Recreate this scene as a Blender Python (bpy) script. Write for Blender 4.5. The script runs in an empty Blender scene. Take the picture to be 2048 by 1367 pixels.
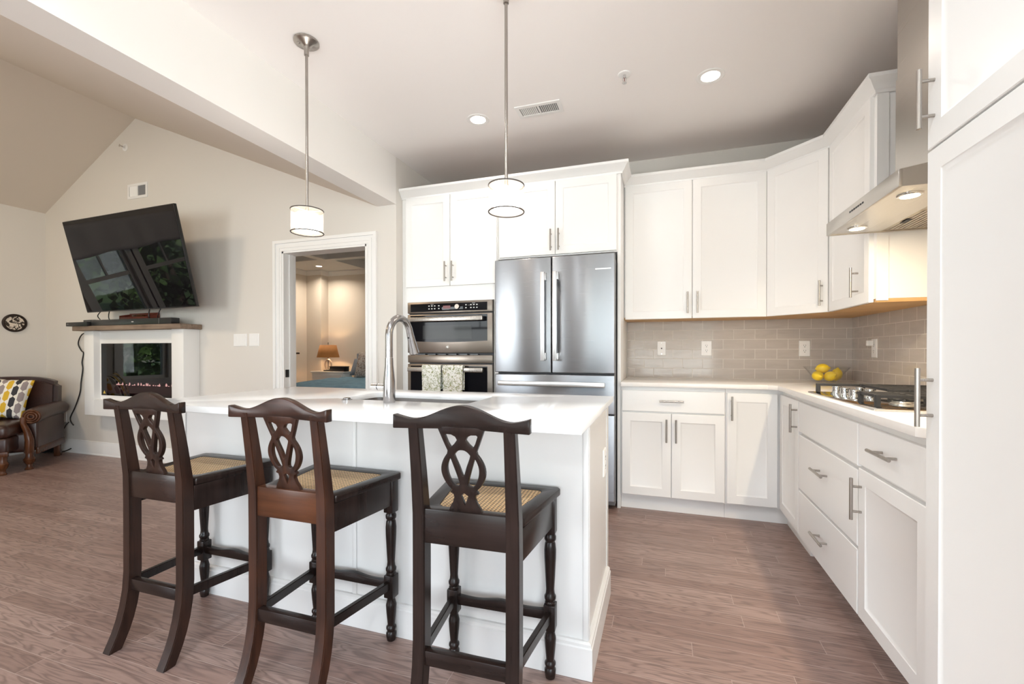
import bpy, bmesh, math, random
from mathutils import Vector, Matrix

S = bpy.context.scene
COL = S.collection
random.seed(7)
PI = math.pi

# ------------------------------------------------------------------ camera
F_PX, CX, CY = 878.85, 1035.99, 707.68
YAW, PITCH, ROLL = .315, .0072, .0009
CAM_H = 1.14


def camera():
    fw = Vector((-math.sin(YAW), math.cos(YAW), 0))
    rt = Vector((math.cos(YAW), math.sin(YAW), 0))
    dn = Vector((0, 0, -1))
    c, s = math.cos(PITCH), math.sin(PITCH)
    f2 = c * fw + s * dn
    d2 = -s * fw + c * dn
    c, s = math.cos(ROLL), math.sin(ROLL)
    r2 = c * rt + s * d2
    d3 = -s * rt + c * d2
    cd = bpy.data.cameras.new('camera')
    cd.sensor_width = 36
    cd.lens = F_PX / 2048 * 36
    cd.shift_x = -(CX - 1024) / 2048
    cd.shift_y = (CY - 683.5) / 2048
    cd.clip_start = .05
    o = bpy.data.objects.new('camera', cd)
    m = Matrix.Identity(4)
    for i in range(3):
        m[i][0] = r2[i]
        m[i][1] = -d3[i]
        m[i][2] = -f2[i]
    m[2][3] = CAM_H
    o.matrix_world = m
    COL.objects.link(o)
    S.camera = o


camera()

# ------------------------------------------------------------------ light and exposure
S.view_settings.view_transform = 'Standard'
S.view_settings.look = 'None'
S.view_settings.gamma = 1
S.view_settings.use_curve_mapping = False
S.view_settings.exposure = .03
S.cycles.diffuse_bounces = 6
S.cycles.max_bounces = 14
S.cycles.transparent_max_bounces = 12
S.cycles.sample_clamp_indirect = 6

w = bpy.data.worlds.new('sky')
S.world = w
w.use_nodes = True
nt = w.node_tree
sky = nt.nodes.new('ShaderNodeTexSky')
sky.sky_type = 'NISHITA'
sky.sun_disc = False
sky.sun_elevation = math.radians(48)
sky.sun_rotation = math.radians(80)
nt.links.new(sky.outputs[0], nt.nodes['Background'].inputs[0])
nt.nodes['Background'].inputs[1].default_value = .55

DAY = (.95, .975, 1.0)
WARM = (1.0, .80, .58)


def area(name, loc, target, sx, sy, power, color, shape='RECTANGLE', spread=PI):
    d = bpy.data.lights.new(name, 'AREA')
    d.shape = shape
    d.size = sx
    d.size_y = sy
    d.energy = power
    d.color = color
    d.spread = spread
    o = bpy.data.objects.new(name, d)
    o.location = loc
    v = Vector(target) - Vector(loc)
    o.rotation_euler = v.to_track_quat('-Z', 'Y').to_euler()
    COL.objects.link(o)
    return o


def sun():
    d = bpy.data.lights.new('sun', 'SUN')
    d.energy = 20
    d.angle = .02
    d.color = (1, .95, .88)
    o = bpy.data.objects.new('sun', d)
    o.rotation_euler = Vector((-.75, .1, -.65)).to_track_quat('-Z', 'Y').to_euler()
    COL.objects.link(o)


sun()
# daylight just outside the big windows behind the camera and beside the living room
area('daylight_kitchen', (-.1, -3.75, 1.45), (-.1, 0, 1.3), 2.7, 2.1, 12, (.75, .87, 1.0))
area('daylight_living', (-4.6, -3.75, 1.4), (-.6, 2.2, 1.5), 2.2, 1.9, 64, (.93, .96, 1), spread=1.9)
# added fill thrown up through the rear window to brighten the ceiling
area('ceiling_fill_kitchen', (-.1, -3.75, .75), (-.1, .9, 2.745), 2.7, .9, 28, (.93, .97, 1), spread=1.7)
area('side_fill', (1.62, -1.9, 1.35), (-2.0, -.3, 2.2), 1.9, 1.7, 190, (.89, .96, 1.0))  # added fill outside the invented side window, brightens the beam
# added warm fill for the living room, under the ridge, no fixture
area('living_fill', (-5.25, .6, 3.35), (-5.25, 1.2, 0), .5, .5, 38, WARM, 'DISK')

# ------------------------------------------------------------------ key dimensions (metres)
CE = 2.745          # kitchen ceiling
YB = 3.86           # kitchen back wall
XR = 1.35           # kitchen right wall
YL = 3.157          # living room end wall
XL = -6.79          # living room left wall
XB = -2.09          # kitchen face of the beam
XBB = -2.27         # living face of the beam
ZBM = 2.355         # underside of the beam
YR = -3.5           # rear wall
CT = .918           # worktop height

# ------------------------------------------------------------------ materials


def mat(name, color=(.8, .8, .8), rough=.5, metal=0., spec=.5, coat=0., emit=None, estr=0., var=0., vscale=8., bump=0., bscale=60.):
    m = bpy.data.materials.new(name)
    m.use_nodes = True
    n = m.node_tree
    p = n.nodes['Principled BSDF']
    p.inputs['Base Color'].default_value = (*color, 1)
    p.inputs['Roughness'].default_value = rough
    p.inputs['Metallic'].default_value = metal
    p.inputs['Specular IOR Level'].default_value = spec
    p.inputs['Coat Weight'].default_value = coat
    if emit:
        p.inputs['Emission Color'].default_value = (*emit, 1)
        p.inputs['Emission Strength'].default_value = estr
    tc = n.nodes.new('ShaderNodeTexCoord')
    if var > 0:
        nz = n.nodes.new('ShaderNodeTexNoise')
        nz.inputs['Scale'].default_value = vscale
        nz.inputs['Detail'].default_value = 4
        n.links.new(tc.outputs['Object'], nz.inputs['Vector'])
        mx = n.nodes.new('ShaderNodeMix')
        mx.data_type = 'RGBA'
        mx.inputs[6].default_value = (*[c * (1 - var) for c in color], 1)
        mx.inputs[7].default_value = (*[min(1, c * (1 + var)) for c in color], 1)
        n.links.new(nz.outputs['Fac'], mx.inputs[0])
        n.links.new(mx.outputs[2], p.inputs['Base Color'])
    if bump > 0:
        nb = n.nodes.new('ShaderNodeTexNoise')
        nb.inputs['Scale'].default_value = bscale
        nb.inputs['Detail'].default_value = 3
        n.links.new(tc.outputs['Object'], nb.inputs['Vector'])
        b = n.nodes.new('ShaderNodeBump')
        b.inputs['Strength'].default_value = bump
        b.inputs['Distance'].default_value = .004
        n.links.new(nb.outputs['Fac'], b.inputs['Height'])
        n.links.new(b.outputs[0], p.inputs['Normal'])
    return m


def nodes(m):
    n = m.node_tree
    return n, n.nodes['Principled BSDF']


def new(n, t, **kw):
    x = n.nodes.new(t)
    for k, v in kw.items():
        if k.startswith('_'):
            setattr(x, k[1:], v)
        else:
            x.inputs[k.replace('__', ' ')].default_value = v
    return x


def mathn(n, op, a, b=None):
    x = n.nodes.new('ShaderNodeMath')
    x.operation = op
    for i, v in enumerate((a, b)):
        if v is None:
            continue
        if isinstance(v, (int, float)):
            x.inputs[i].default_value = v
        else:
            n.links.new(v, x.inputs[i])
    return x.outputs[0]


def mixc(n, fac, a, b):
    x = n.nodes.new('ShaderNodeMix')
    x.data_type = 'RGBA'
    for i, v in ((0, fac), (6, a), (7, b)):
        if isinstance(v, (int, float)):
            x.inputs[i].default_value = v
        elif isinstance(v, tuple):
            x.inputs[i].default_value = (*v, 1)
        else:
            n.links.new(v, x.inputs[i])
    return x.outputs[2]


def wood_mat(name, dark, light, axis=2, rough=.35, scale=1., bump=.15, contrast=(.35, .7)):
    m = mat(name, light, rough, spec=.28)
    n, p = nodes(m)
    tc = new(n, 'ShaderNodeTexCoord')
    mp = new(n, 'ShaderNodeMapping')
    sc = [38 * scale] * 3
    sc[axis] = 2.2 * scale
    mp.inputs['Scale'].default_value = sc
    n.links.new(tc.outputs['Object'], mp.inputs['Vector'])
    nz = new(n, 'ShaderNodeTexNoise', Scale=1.0, Detail=6, Roughness=.62, Distortion=.6)
    n.links.new(mp.outputs[0], nz.inputs['Vector'])
    big = new(n, 'ShaderNodeTexNoise', Scale=5.0, Detail=2)
    n.links.new(tc.outputs['Object'], big.inputs['Vector'])
    f = mathn(n, 'ADD', mathn(n, 'MULTIPLY', nz.outputs['Fac'], .6), mathn(n, 'MULTIPLY', big.outputs['Fac'], .4))
    r = new(n, 'ShaderNodeMapRange')
    r.inputs[1].default_value, r.inputs[2].default_value = contrast
    n.links.new(f, r.inputs[0])
    n.links.new(mixc(n, r.outputs[0], dark, light), p.inputs['Base Color'])
    b = new(n, 'ShaderNodeBump', Strength=bump, Distance=.002)
    n.links.new(nz.outputs['Fac'], b.inputs['Height'])
    n.links.new(b.outputs[0], p.inputs['Normal'])
    return m


def steel_mat(name, color, rough, axis=0):
    """brushed stainless; axis = direction of the brushing"""
    m = mat(name, color, rough, 1.0)
    n, p = nodes(m)
    tc = new(n, 'ShaderNodeTexCoord')
    mp = new(n, 'ShaderNodeMapping')
    sc = [600.] * 3
    sc[axis] = 3.
    mp.inputs['Scale'].default_value = sc
    n.links.new(tc.outputs['Object'], mp.inputs['Vector'])
    nz = new(n, 'ShaderNodeTexNoise', Scale=1.0, Detail=2)
    n.links.new(mp.outputs[0], nz.inputs['Vector'])
    r = new(n, 'ShaderNodeMapRange')
    r.inputs[3].default_value = rough * .75
    r.inputs[4].default_value = rough * 1.3
    n.links.new(nz.outputs['Fac'], r.inputs[0])
    n.links.new(r.outputs[0], p.inputs['Roughness'])
    b = new(n, 'ShaderNodeBump', Strength=.03, Distance=.001)
    n.links.new(nz.outputs['Fac'], b.inputs['Height'])
    n.links.new(b.outputs[0], p.inputs['Normal'])
    return m


def floor_mat():
    m = mat('oak_planks', (.15, .085, .065), .34)
    n, p = nodes(m)
    tc = new(n, 'ShaderNodeTexCoord')
    br = new(n, 'ShaderNodeTexBrick', Scale=1.0)
    br.offset, br.offset_frequency = .0, 1
    br.inputs['Color1'].default_value = (0, 0, 0, 1)
    br.inputs['Color2'].default_value = (1, 1, 1, 1)
    br.inputs['Mortar'].default_value = (.5, .5, .5, 1)
    br.inputs['Mortar Size'].default_value = .0011
    br.inputs['Mortar Smooth'].default_value = .3
    br.inputs['Bias'].default_value = 0
    br.inputs['Brick Width'].default_value = .93
    br.inputs['Row Height'].default_value = .0835
    sp = new(n, 'ShaderNodeSeparateXYZ')
    n.links.new(tc.outputs['Object'], sp.inputs[0])
    wn = new(n, 'ShaderNodeTexWhiteNoise', _noise_dimensions='1D')
    n.links.new(mathn(n, 'FLOOR', mathn(n, 'DIVIDE', sp.outputs[1], .0835)), wn.inputs['W'])
    cbp = new(n, 'ShaderNodeCombineXYZ')
    n.links.new(mathn(n, 'ADD', mathn(n, 'ADD', sp.outputs[0], 20.), mathn(n, 'MULTIPLY', wn.outputs['Value'], 7.)), cbp.inputs[0])
    n.links.new(sp.outputs[1], cbp.inputs[1])
    n.links.new(cbp.outputs[0], br.inputs['Vector'])
    rnd = br.outputs['Color']
    sh = new(n, 'ShaderNodeVectorMath', _operation='SCALE')
    sh.inputs[0].default_value = (7.3, 3.1, 5.7)
    n.links.new(rnd, sh.inputs['Scale'])
    ad = new(n, 'ShaderNodeVectorMath', _operation='ADD')
    n.links.new(tc.outputs['Object'], ad.inputs[0])
    n.links.new(sh.outputs[0], ad.inputs[1])
    mp = new(n, 'ShaderNodeMapping')
    mp.inputs['Scale'].default_value = (1.6, 15, 1)
    n.links.new(ad.outputs[0], mp.inputs['Vector'])
    rings = new(n, 'ShaderNodeTexNoise', Scale=1.4, Detail=2, Distortion=.5)
    n.links.new(mp.outputs[0], rings.inputs['Vector'])
    ring = mathn(n, 'SINE', mathn(n, 'MULTIPLY', rings.outputs['Fac'], 58.))
    ring = mathn(n, 'MULTIPLY', mathn(n, 'ADD', ring, 1.), .5)
    ring = mathn(n, 'POWER', ring, 2.2)
    mp2 = new(n, 'ShaderNodeMapping')
    mp2.inputs['Scale'].default_value = (9, 190, 1)
    n.links.new(ad.outputs[0], mp2.inputs['Vector'])
    fine = new(n, 'ShaderNodeTexNoise', Scale=1.0, Detail=4)
    n.links.new(mp2.outputs[0], fine.inputs['Vector'])
    g = mathn(n, 'ADD', mathn(n, 'MULTIPLY', ring, .6), mathn(n, 'MULTIPLY', fine.outputs['Fac'], .75))
    base = mixc(n, rnd, (.285, .182, .152), (.42, .292, .252))
    c2 = mixc(n, mathn(n, 'MULTIPLY', g, .74), base, (.125, .080, .070))
    seam = mixc(n, br.outputs['Fac'], c2, (.42, .32, .28))
    n.links.new(seam, p.inputs['Base Color'])
    rr = new(n, 'ShaderNodeMapRange')
    rr.inputs[3].default_value, rr.inputs[4].default_value = .27, .42
    n.links.new(fine.outputs['Fac'], rr.inputs[0])
    n.links.new(rr.outputs[0], p.inputs['Roughness'])
    h = mathn(n, 'SUBTRACT', mathn(n, 'MULTIPLY', g, -.35), mathn(n, 'MULTIPLY', br.outputs['Fac'], 1.0))
    b = new(n, 'ShaderNodeBump', Strength=.35, Distance=.0012)
    n.links.new(h, b.inputs['Height'])
    n.links.new(b.outputs[0], p.inputs['Normal'])
    return m


def tile_mat(name, axis, off):
    m = mat(name, (.62, .55, .48), .1, spec=.32)
    n, p = nodes(m)
    tc = new(n, 'ShaderNodeTexCoord')
    sx = new(n, 'ShaderNodeSeparateXYZ')
    n.links.new(tc.outputs['Object'], sx.inputs[0])
    cb = new(n, 'ShaderNodeCombineXYZ')
    n.links.new(mathn(n, 'ADD', sx.outputs[axis], off), cb.inputs[0])
    n.links.new(mathn(n, 'SUBTRACT', sx.outputs[2], CT + .001), cb.inputs[1])
    br = new(n, 'ShaderNodeTexBrick', Scale=1.0)
    br.offset, br.offset_frequency = .5, 2
    br.inputs['Color1'].default_value = (0, 0, 0, 1)
    br.inputs['Color2'].default_value = (1, 1, 1, 1)
    br.inputs['Mortar'].default_value = (.5, .5, .5, 1)
    br.inputs['Mortar Size'].default_value = .0023
    br.inputs['Mortar Smooth'].default_value = .25
    br.inputs['Bias'].default_value = 0
    br.inputs['Brick Width'].default_value = .152
    br.inputs['Row Height'].default_value = .0775
    n.links.new(cb.outputs[0], br.inputs['Vector'])
    st = new(n, 'ShaderNodeMapping')
    st.inputs['Scale'].default_value = (5, 26, 1)
    st.inputs['Rotation'].default_value = (0, 0, .22)
    sh = new(n, 'ShaderNodeVectorMath', _operation='SCALE')
    sh.inputs[0].default_value = (3.3, 9.1, 0)
    n.links.new(br.outputs['Color'], sh.inputs['Scale'])
    ad = new(n, 'ShaderNodeVectorMath', _operation='ADD')
    n.links.new(cb.outputs[0], ad.inputs[0])
    n.links.new(sh.outputs[0], ad.inputs[1])
    n.links.new(ad.outputs[0], st.inputs['Vector'])
    vein = new(n, 'ShaderNodeTexNoise', Scale=1.2, Detail=3, Distortion=.6)
    n.links.new(st.outputs[0], vein.inputs['Vector'])
    base = mixc(n, vein.outputs['Fac'], (.41, .365, .33), (.56, .51, .47))
    base = mixc(n, mathn(n, 'MULTIPLY', br.outputs['Color'], .25), base, (.52, .47, .43))
    n.links.new(mixc(n, br.outputs['Fac'], base, (.66, .62, .57)), p.inputs['Base Color'])
    n.links.new(mathn(n, 'ADD', mathn(n, 'MULTIPLY', br.outputs['Fac'], .5), .09), p.inputs['Roughness'])
    h = mathn(n, 'SUBTRACT', mathn(n, 'MULTIPLY', vein.outputs['Fac'], .55), mathn(n, 'MULTIPLY', br.outputs['Fac'], .6))
    b = new(n, 'ShaderNodeBump', Strength=.45, Distance=.003)
    n.links.new(h, b.inputs['Height'])
    n.links.new(b.outputs[0], p.inputs['Normal'])
    return m


def cane_mat():
    m = mat('woven_cane', (.62, .40, .20), .5)
    n, p = nodes(m)
    tc = new(n, 'ShaderNodeTexCoord')
    sx = new(n, 'ShaderNodeSeparateXYZ')
    n.links.new(tc.outputs['Object'], sx.inputs[0])
    k = 2 * PI / .0125
    a = mathn(n, 'COSINE', mathn(n, 'MULTIPLY', sx.outputs[0], k))
    c = mathn(n, 'COSINE', mathn(n, 'MULTIPLY', sx.outputs[1], k))
    s = mathn(n, 'ADD', a, c)
    hole = new(n, 'ShaderNodeMapRange')
    hole.inputs[1].default_value, hole.inputs[2].default_value = .55, .95
    n.links.new(s, hole.inputs[0])
    nz = new(n, 'ShaderNodeTexNoise', Scale=140., Detail=2)
    n.links.new(tc.outputs['Object'], nz.inputs['Vector'])
    tan = mixc(n, nz.outputs['Fac'], (.50, .30, .13), (.80, .57, .32))
    n.links.new(mixc(n, hole.outputs[0], tan, (.05, .025, .012)), p.inputs['Base Color'])
    b = new(n, 'ShaderNodeBump', Strength=.8, Distance=.002)
    b.invert = True
    n.links.new(s, b.inputs['Height'])
    n.links.new(b.outputs[0], p.inputs['Normal'])
    return m


def thin_glass(name, tint=(.97, .98, .98), refl=1.3):
    m = bpy.data.materials.new(name)
    m.use_nodes = True
    n = m.node_tree
    n.nodes.remove(n.nodes['Principled BSDF'])
    out = n.nodes['Material Output']
    tr = new(n, 'ShaderNodeBsdfTransparent')
    tr.inputs[0].default_value = (*tint, 1)
    gl = new(n, 'ShaderNodeBsdfGlossy')
    gl.inputs['Roughness'].default_value = .01
    lw = new(n, 'ShaderNodeLayerWeight', Blend=.5)
    fac = mathn(n, 'MULTIPLY', mathn(n, 'ADD', mathn(n, 'MULTIPLY', mathn(n, 'POWER', lw.outputs['Facing'], 4.), .5), .04), refl)
    mx = new(n, 'ShaderNodeMixShader')
    n.links.new(fac, mx.inputs[0])
    n.links.new(tr.outputs[0], mx.inputs[1])
    n.links.new(gl.outputs[0], mx.inputs[2])
    n.links.new(mx.outputs[0], out.inputs[0])
    return m


def sheer_mat(name, color, through):
    m = bpy.data.materials.new(name)
    m.use_nodes = True
    n = m.node_tree
    n.nodes.remove(n.nodes['Principled BSDF'])
    out = n.nodes['Material Output']
    tr = new(n, 'ShaderNodeBsdfTransparent')
    tl = new(n, 'ShaderNodeBsdfTranslucent')
    tl.inputs[0].default_value = (*color, 1)
    df = new(n, 'ShaderNodeBsdfDiffuse')
    df.inputs[0].default_value = (*color, 1)
    a = new(n, 'ShaderNodeMixShader')
    a.inputs[0].default_value = .5
    n.links.new(tl.outputs[0], a.inputs[1])
    n.links.new(df.outputs[0], a.inputs[2])
    mx = new(n, 'ShaderNodeMixShader')
    mx.inputs[0].default_value = 1 - through
    n.links.new(tr.outputs[0], mx.inputs[1])
    n.links.new(a.outputs[0], mx.inputs[2])
    n.links.new(mx.outputs[0], out.inputs[0])
    return m


def floral_mat(name, ground, g1, g2, scale):
    m = mat(name, ground, .85)
    n, p = nodes(m)
    tc = new(n, 'ShaderNodeTexCoord')
    a = new(n, 'ShaderNodeTexNoise', Scale=scale, Detail=5, Roughness=.7, Distortion=1.6)
    n.links.new(tc.outputs['Object'], a.inputs['Vector'])
    r = new(n, 'ShaderNodeMapRange')
    r.inputs[1].default_value, r.inputs[2].default_value = .48, .58
    n.links.new(a.outputs['Fac'], r.inputs[0])
    c = new(n, 'ShaderNodeTexNoise', Scale=scale * .5, Detail=2)
    n.links.new(tc.outputs['Object'], c.inputs['Vector'])
    r2 = new(n, 'ShaderNodeMapRange')
    r2.inputs[1].default_value, r2.inputs[2].default_value = .42, .58
    n.links.new(c.outputs['Fac'], r2.inputs[0])
    col = mixc(n, r2.outputs[0], g1, g2)
    n.links.new(mixc(n, r.outputs[0], ground, col), p.inputs['Base Color'])
    return m


def hex_pillow_mat():
    m = mat('hexagon_print', (.85, .82, .76), .85)
    n, p = nodes(m)
    tc = new(n, 'ShaderNodeTexCoord')
    sx = new(n, 'ShaderNodeSeparateXYZ')
    n.links.new(tc.outputs['Object'], sx.inputs[0])
    cw, ch = .048, .115
    u = mathn(n, 'DIVIDE', mathn(n, 'ADD', sx.outputs[0], 2.), cw)
    i = mathn(n, 'FLOOR', u)
    fu = mathn(n, 'SUBTRACT', mathn(n, 'FRACT', u), .5)
    v = mathn(n, 'ADD', mathn(n, 'DIVIDE', mathn(n, 'ADD', sx.outputs[2], 2.), ch), mathn(n, 'MULTIPLY', i, .5))
    fv = mathn(n, 'ABSOLUTE', mathn(n, 'SUBTRACT', mathn(n, 'FRACT', v), .5))
    lim = mathn(n, 'MINIMUM', .40, mathn(n, 'MULTIPLY', mathn(n, 'SUBTRACT', .48, fv), 2.2))
    ins = mathn(n, 'LESS_THAN', mathn(n, 'ABSOLUTE', fu), lim)
    line = mathn(n, 'LESS_THAN', mathn(n, 'ABSOLUTE', fu), .03)
    k = mathn(n, 'MODULO', i, 3.)
    c = mixc(n, mathn(n, 'GREATER_THAN', k, .5), (.035, .034, .04), (.68, .42, .03))
    c = mixc(n, mathn(n, 'GREATER_THAN', k, 1.5), c, (.30, .25, .25))
    col = mixc(n, mathn(n, 'MAXIMUM', ins, line), (.82, .78, .70), c)
    n.links.new(col, p.inputs['Base Color'])
    return m


def carved_mat():
    m = mat('carved_scene', (.75, .66, .55), .6)
    n, p = nodes(m)
    tc = new(n, 'ShaderNodeTexCoord')
    a = new(n, 'ShaderNodeTexNoise', Scale=22., Detail=3, Distortion=1.5)
    n.links.new(tc.outputs['Object'], a.inputs['Vector'])
    r = new(n, 'ShaderNodeMapRange')
    r.inputs[1].default_value, r.inputs[2].default_value = .49, .52
    n.links.new(a.outputs['Fac'], r.inputs[0])
    n.links.new(mixc(n, r.outputs[0], (.03, .018, .012), (.72, .63, .53)), p.inputs['Base Color'])
    return m


def leaf_mat():
    m = mat('leaves', (.07, .16, .04), .6)
    n, p = nodes(m)
    tc = new(n, 'ShaderNodeTexCoord')
    a = new(n, 'ShaderNodeTexNoise', Scale=2.5, Detail=5)
    n.links.new(tc.outputs['Object'], a.inputs['Vector'])
    n.links.new(mixc(n, a.outputs['Fac'], (.03, .085, .02), (.16, .27, .07)), p.inputs['Base Color'])
    return m


M = {}
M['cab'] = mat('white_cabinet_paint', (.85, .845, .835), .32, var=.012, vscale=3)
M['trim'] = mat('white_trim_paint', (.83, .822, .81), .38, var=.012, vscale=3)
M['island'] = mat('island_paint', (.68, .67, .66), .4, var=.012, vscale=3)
M['wall'] = mat('greige_wall_paint', (.70, .665, .62), .7, bump=.08, bscale=260)
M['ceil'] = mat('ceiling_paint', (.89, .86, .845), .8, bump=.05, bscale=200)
M['beam'] = mat('lit_beam_paint', (.83, .80, .765), .65, bump=.06, bscale=240)  # wall paint made paler: light falling on the beam put into its colour
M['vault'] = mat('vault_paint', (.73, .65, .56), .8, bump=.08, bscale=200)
M['floor'] = floor_mat()
M['quartz'] = mat('white_quartz', (.87, .88, .895), .13, spec=.28, var=.02, vscale=25)
M['quartz2'] = mat('cream_quartz', (.83, .80, .77), .12, spec=.5, var=.03, vscale=40)
M['tile_b'] = tile_mat('subway_tile_back', 0, .289)
M['tile_r'] = tile_mat('subway_tile_side', 1, .05)
M['steelx'] = steel_mat('brushed_steel_horizontal', (.56, .55, .55), .26, 0)
M['fridge_steel'] = steel_mat('fridge_steel', (.35, .36, .38), .30, 0)
n, p = nodes(M['fridge_steel'])
p.inputs['Anisotropic'].default_value = .9
tg = new(n, 'ShaderNodeCombineXYZ')
tg.inputs[2].default_value = 1
n.links.new(tg.outputs[0], p.inputs['Tangent'])
for l in list(n.links):
    if l.to_socket == p.inputs['Normal']:
        n.links.remove(l)
M['steely'] = steel_mat('brushed_steel_hood', (.60, .57, .53), .3, 1)
M['steelz'] = steel_mat('brushed_steel_vertical', (.56, .55, .55), .24, 2)
M['bronze_steel'] = steel_mat('slate_steel', (.25, .213, .182), .3, 0)
M['nickel'] = steel_mat('brushed_nickel', (.40, .37, .34), .28, 2)
M['pale_bar'] = steel_mat('satin_handle_steel', (.80, .80, .80), .35, 2)
M['faucet'] = steel_mat('faucet_steel', (.37, .36, .36), .2, 2)
M['chrome'] = mat('polished_chrome', (.75, .75, .75), .08, 1, var=.01)
M['sink'] = steel_mat('sink_steel', (.36, .33, .31), .36, 0)
M['black'] = mat('black_plastic', (.012, .012, .013), .3, var=.1)
M['matte_black'] = mat('cast_iron', (.018, .018, .02), .55, var=.2, bump=.2, bscale=300)
M['black_glass'] = mat('black_glass', (.006, .006, .008), .04, spec=.22, var=.05)
M['screen'] = mat('tv_screen', (.006, .005, .006), .015, spec=.16, var=.05)
M['oven_window'] = mat('oven_window_glass', (.022, .023, .022), .06, spec=.12, var=.1)
M['oven_glass'] = mat('oven_door_glass', (.006, .006, .008), .04, spec=.12, var=.05)
M['gasket'] = mat('dark_gasket', (.03, .03, .035), .5, var=.1)
M['fridge_side'] = mat('grey_fridge_side', (.19, .19, .2), .4, var=.05)
M['rawwood'] = wood_mat('maple_underside', (.50, .29, .12), (.66, .42, .20), 0, .5)
M['topbounce'] = wood_mat('warm_bounce_top', (.20, .10, .045), (.34, .19, .09), 0, .6)  # for unseen tops added to darken and warm the ceiling above
M['stool_dark'] = wood_mat('espresso_wood', (.008, .005, .0042), (.026, .0155, .0130), 2, .26)
M['stool_red'] = wood_mat('mahogany_wood', (.014, .006, .004), (.070, .026, .014), 2, .28, contrast=(.38, .72))
M['stool_mid'] = wood_mat('walnut_stain_wood', (.010, .0055, .0043), (.042, .0195, .0135), 2, .28)
M['stool_dark_rail'] = wood_mat('espresso_rail_wood', (.008, .005, .0042), (.026, .0155, .0130), 0, .26)
M['stool_mid_rail'] = wood_mat('walnut_stain_rail_wood', (.010, .0055, .0043), (.036, .0175, .0125), 0, .26)
M['stool_crest'] = wood_mat('mahogany_crest_wood', (.014, .006, .004), (.060, .022, .013), 0, .28)
M['stool_rail'] = wood_mat('reddish_rail_wood', (.035, .011, .005), (.115, .042, .018), 0, .28)
M['cane'] = cane_mat()
M['plate'] = mat('white_plastic_plate', (.85, .84, .83), .35, var=.01)
M['dark_bronze'] = mat('dark_bronze_wire', (.05, .04, .035), .45, var=.1)
M['slot'] = mat('dark_slot', (.03, .03, .03), .6, var=.1)
M['glass'] = thin_glass('clear_glass')
M['pale_glass'] = mat('pale_lamp_glass', (.62, .56, .46), .08, var=.05)
M['win_glass'] = thin_glass('window_glass', (.97, .98, .98), 1.5)
M['fire_glass'] = thin_glass('fireplace_glass', (.30, .30, .32), 1.1)
M['sheer'] = sheer_mat('sheer_shade_fabric', (.86, .72, .56), .78)
M['inner_shade'] = mat('opal_inner_shade', (.9, .88, .84), .5, emit=(1, .97, .93), estr=10.5, var=.01)
M['lens'] = mat('lamp_lens', (.9, .9, .9), .5, emit=(1, .90, .78), estr=14., var=.01)
M['hood_lens'] = mat('hood_lamp_lens', (.9, .9, .9), .5, emit=(1, .80, .50), estr=12., var=.01)
M['lemon'] = mat('lemon_peel', (.95, .66, .03), .38, var=.12, vscale=30, bump=.3, bscale=350)
M['leather'] = mat('brown_leather', (.040, .014, .009), .30, var=.35, vscale=6, bump=.25, bscale=160)
M['chair_wood'] = wood_mat('chestnut_wood', (.04, .013, .006), (.13, .047, .018), 2, .25)
M['hex'] = hex_pillow_mat()
M['pipe'] = mat('mustard_piping', (.55, .38, .06), .8, var=.05)
M['mantel'] = wood_mat('weathered_mantel_wood', (.16, .11, .08), (.36, .27, .20), 0, .6, bump=.5)
M['red_wood'] = wood_mat('red_lacquer_wood', (.10, .018, .01), (.26, .06, .035), 0, .35)
M['dark_rim'] = wood_mat('dark_plaque_wood', (.012, .007, .005), (.035, .02, .014), 0, .4)
M['carved'] = carved_mat()
M['blue'] = mat('blue_bedspread', (.17, .32, .44), .9, var=.25, vscale=14, bump=.5, bscale=30)
M['greyblue'] = mat('grey_pillow_fabric', (.20, .23, .28), .9, var=.1)
M['headboard'] = mat('grey_headboard_fabric', (.22, .25, .30), .9, var=.08)
M['paisley'] = floral_mat('patterned_pillow_fabric', (.55, .50, .46), (.12, .10, .10), (.25, .14, .10), 26)
M['towel1'] = floral_mat('green_floral_cotton', (.80, .80, .76), (.22, .25, .10), (.36, .37, .22), 42)
M['towel2'] = floral_mat('olive_floral_cotton', (.80, .79, .75), (.36, .33, .18), (.24, .27, .12), 38)
M['lampshade'] = mat('brown_lampshade', (.38, .17, .06), .8, emit=(1., .36, .08), estr=.09, var=.12, vscale=30)
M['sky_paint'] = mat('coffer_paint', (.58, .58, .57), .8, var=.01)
M['bedwall'] = mat('bedroom_wall_paint', (.76, .69, .60), .75, bump=.05, bscale=200)
M['leaf'] = leaf_mat()
M['bark'] = wood_mat('tree_bark', (.05, .035, .025), (.16, .11, .08), 2, .8, bump=.6)
M['lawn'] = mat('lawn_grass', (.07, .13, .03), .9, var=.3, vscale=3)
M['valance'] = mat('white_valance_fabric', (.78, .78, .82), .9, var=.03)
M['red_led'] = mat('red_display', (.02, .004, .004), .3, emit=(1, .06, .04), estr=.14, var=.01)
M['flame'] = mat('electric_flame', (.9, .3, .2), .5, emit=(1, .55, .45), estr=8., var=.01)
M['ember'] = mat('ember_bed', (.05, .03, .03), .7, emit=(.5, .1, .12), estr=.3, var=.3, vscale=60)
M['label_white'] = mat('white_print', (.65, .65, .65), .5, var=.01)
M['mesh_filter'] = steel_mat('hood_filter_steel', (.50, .45, .38), .42, 1)

# ------------------------------------------------------------------ mesh helpers


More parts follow.
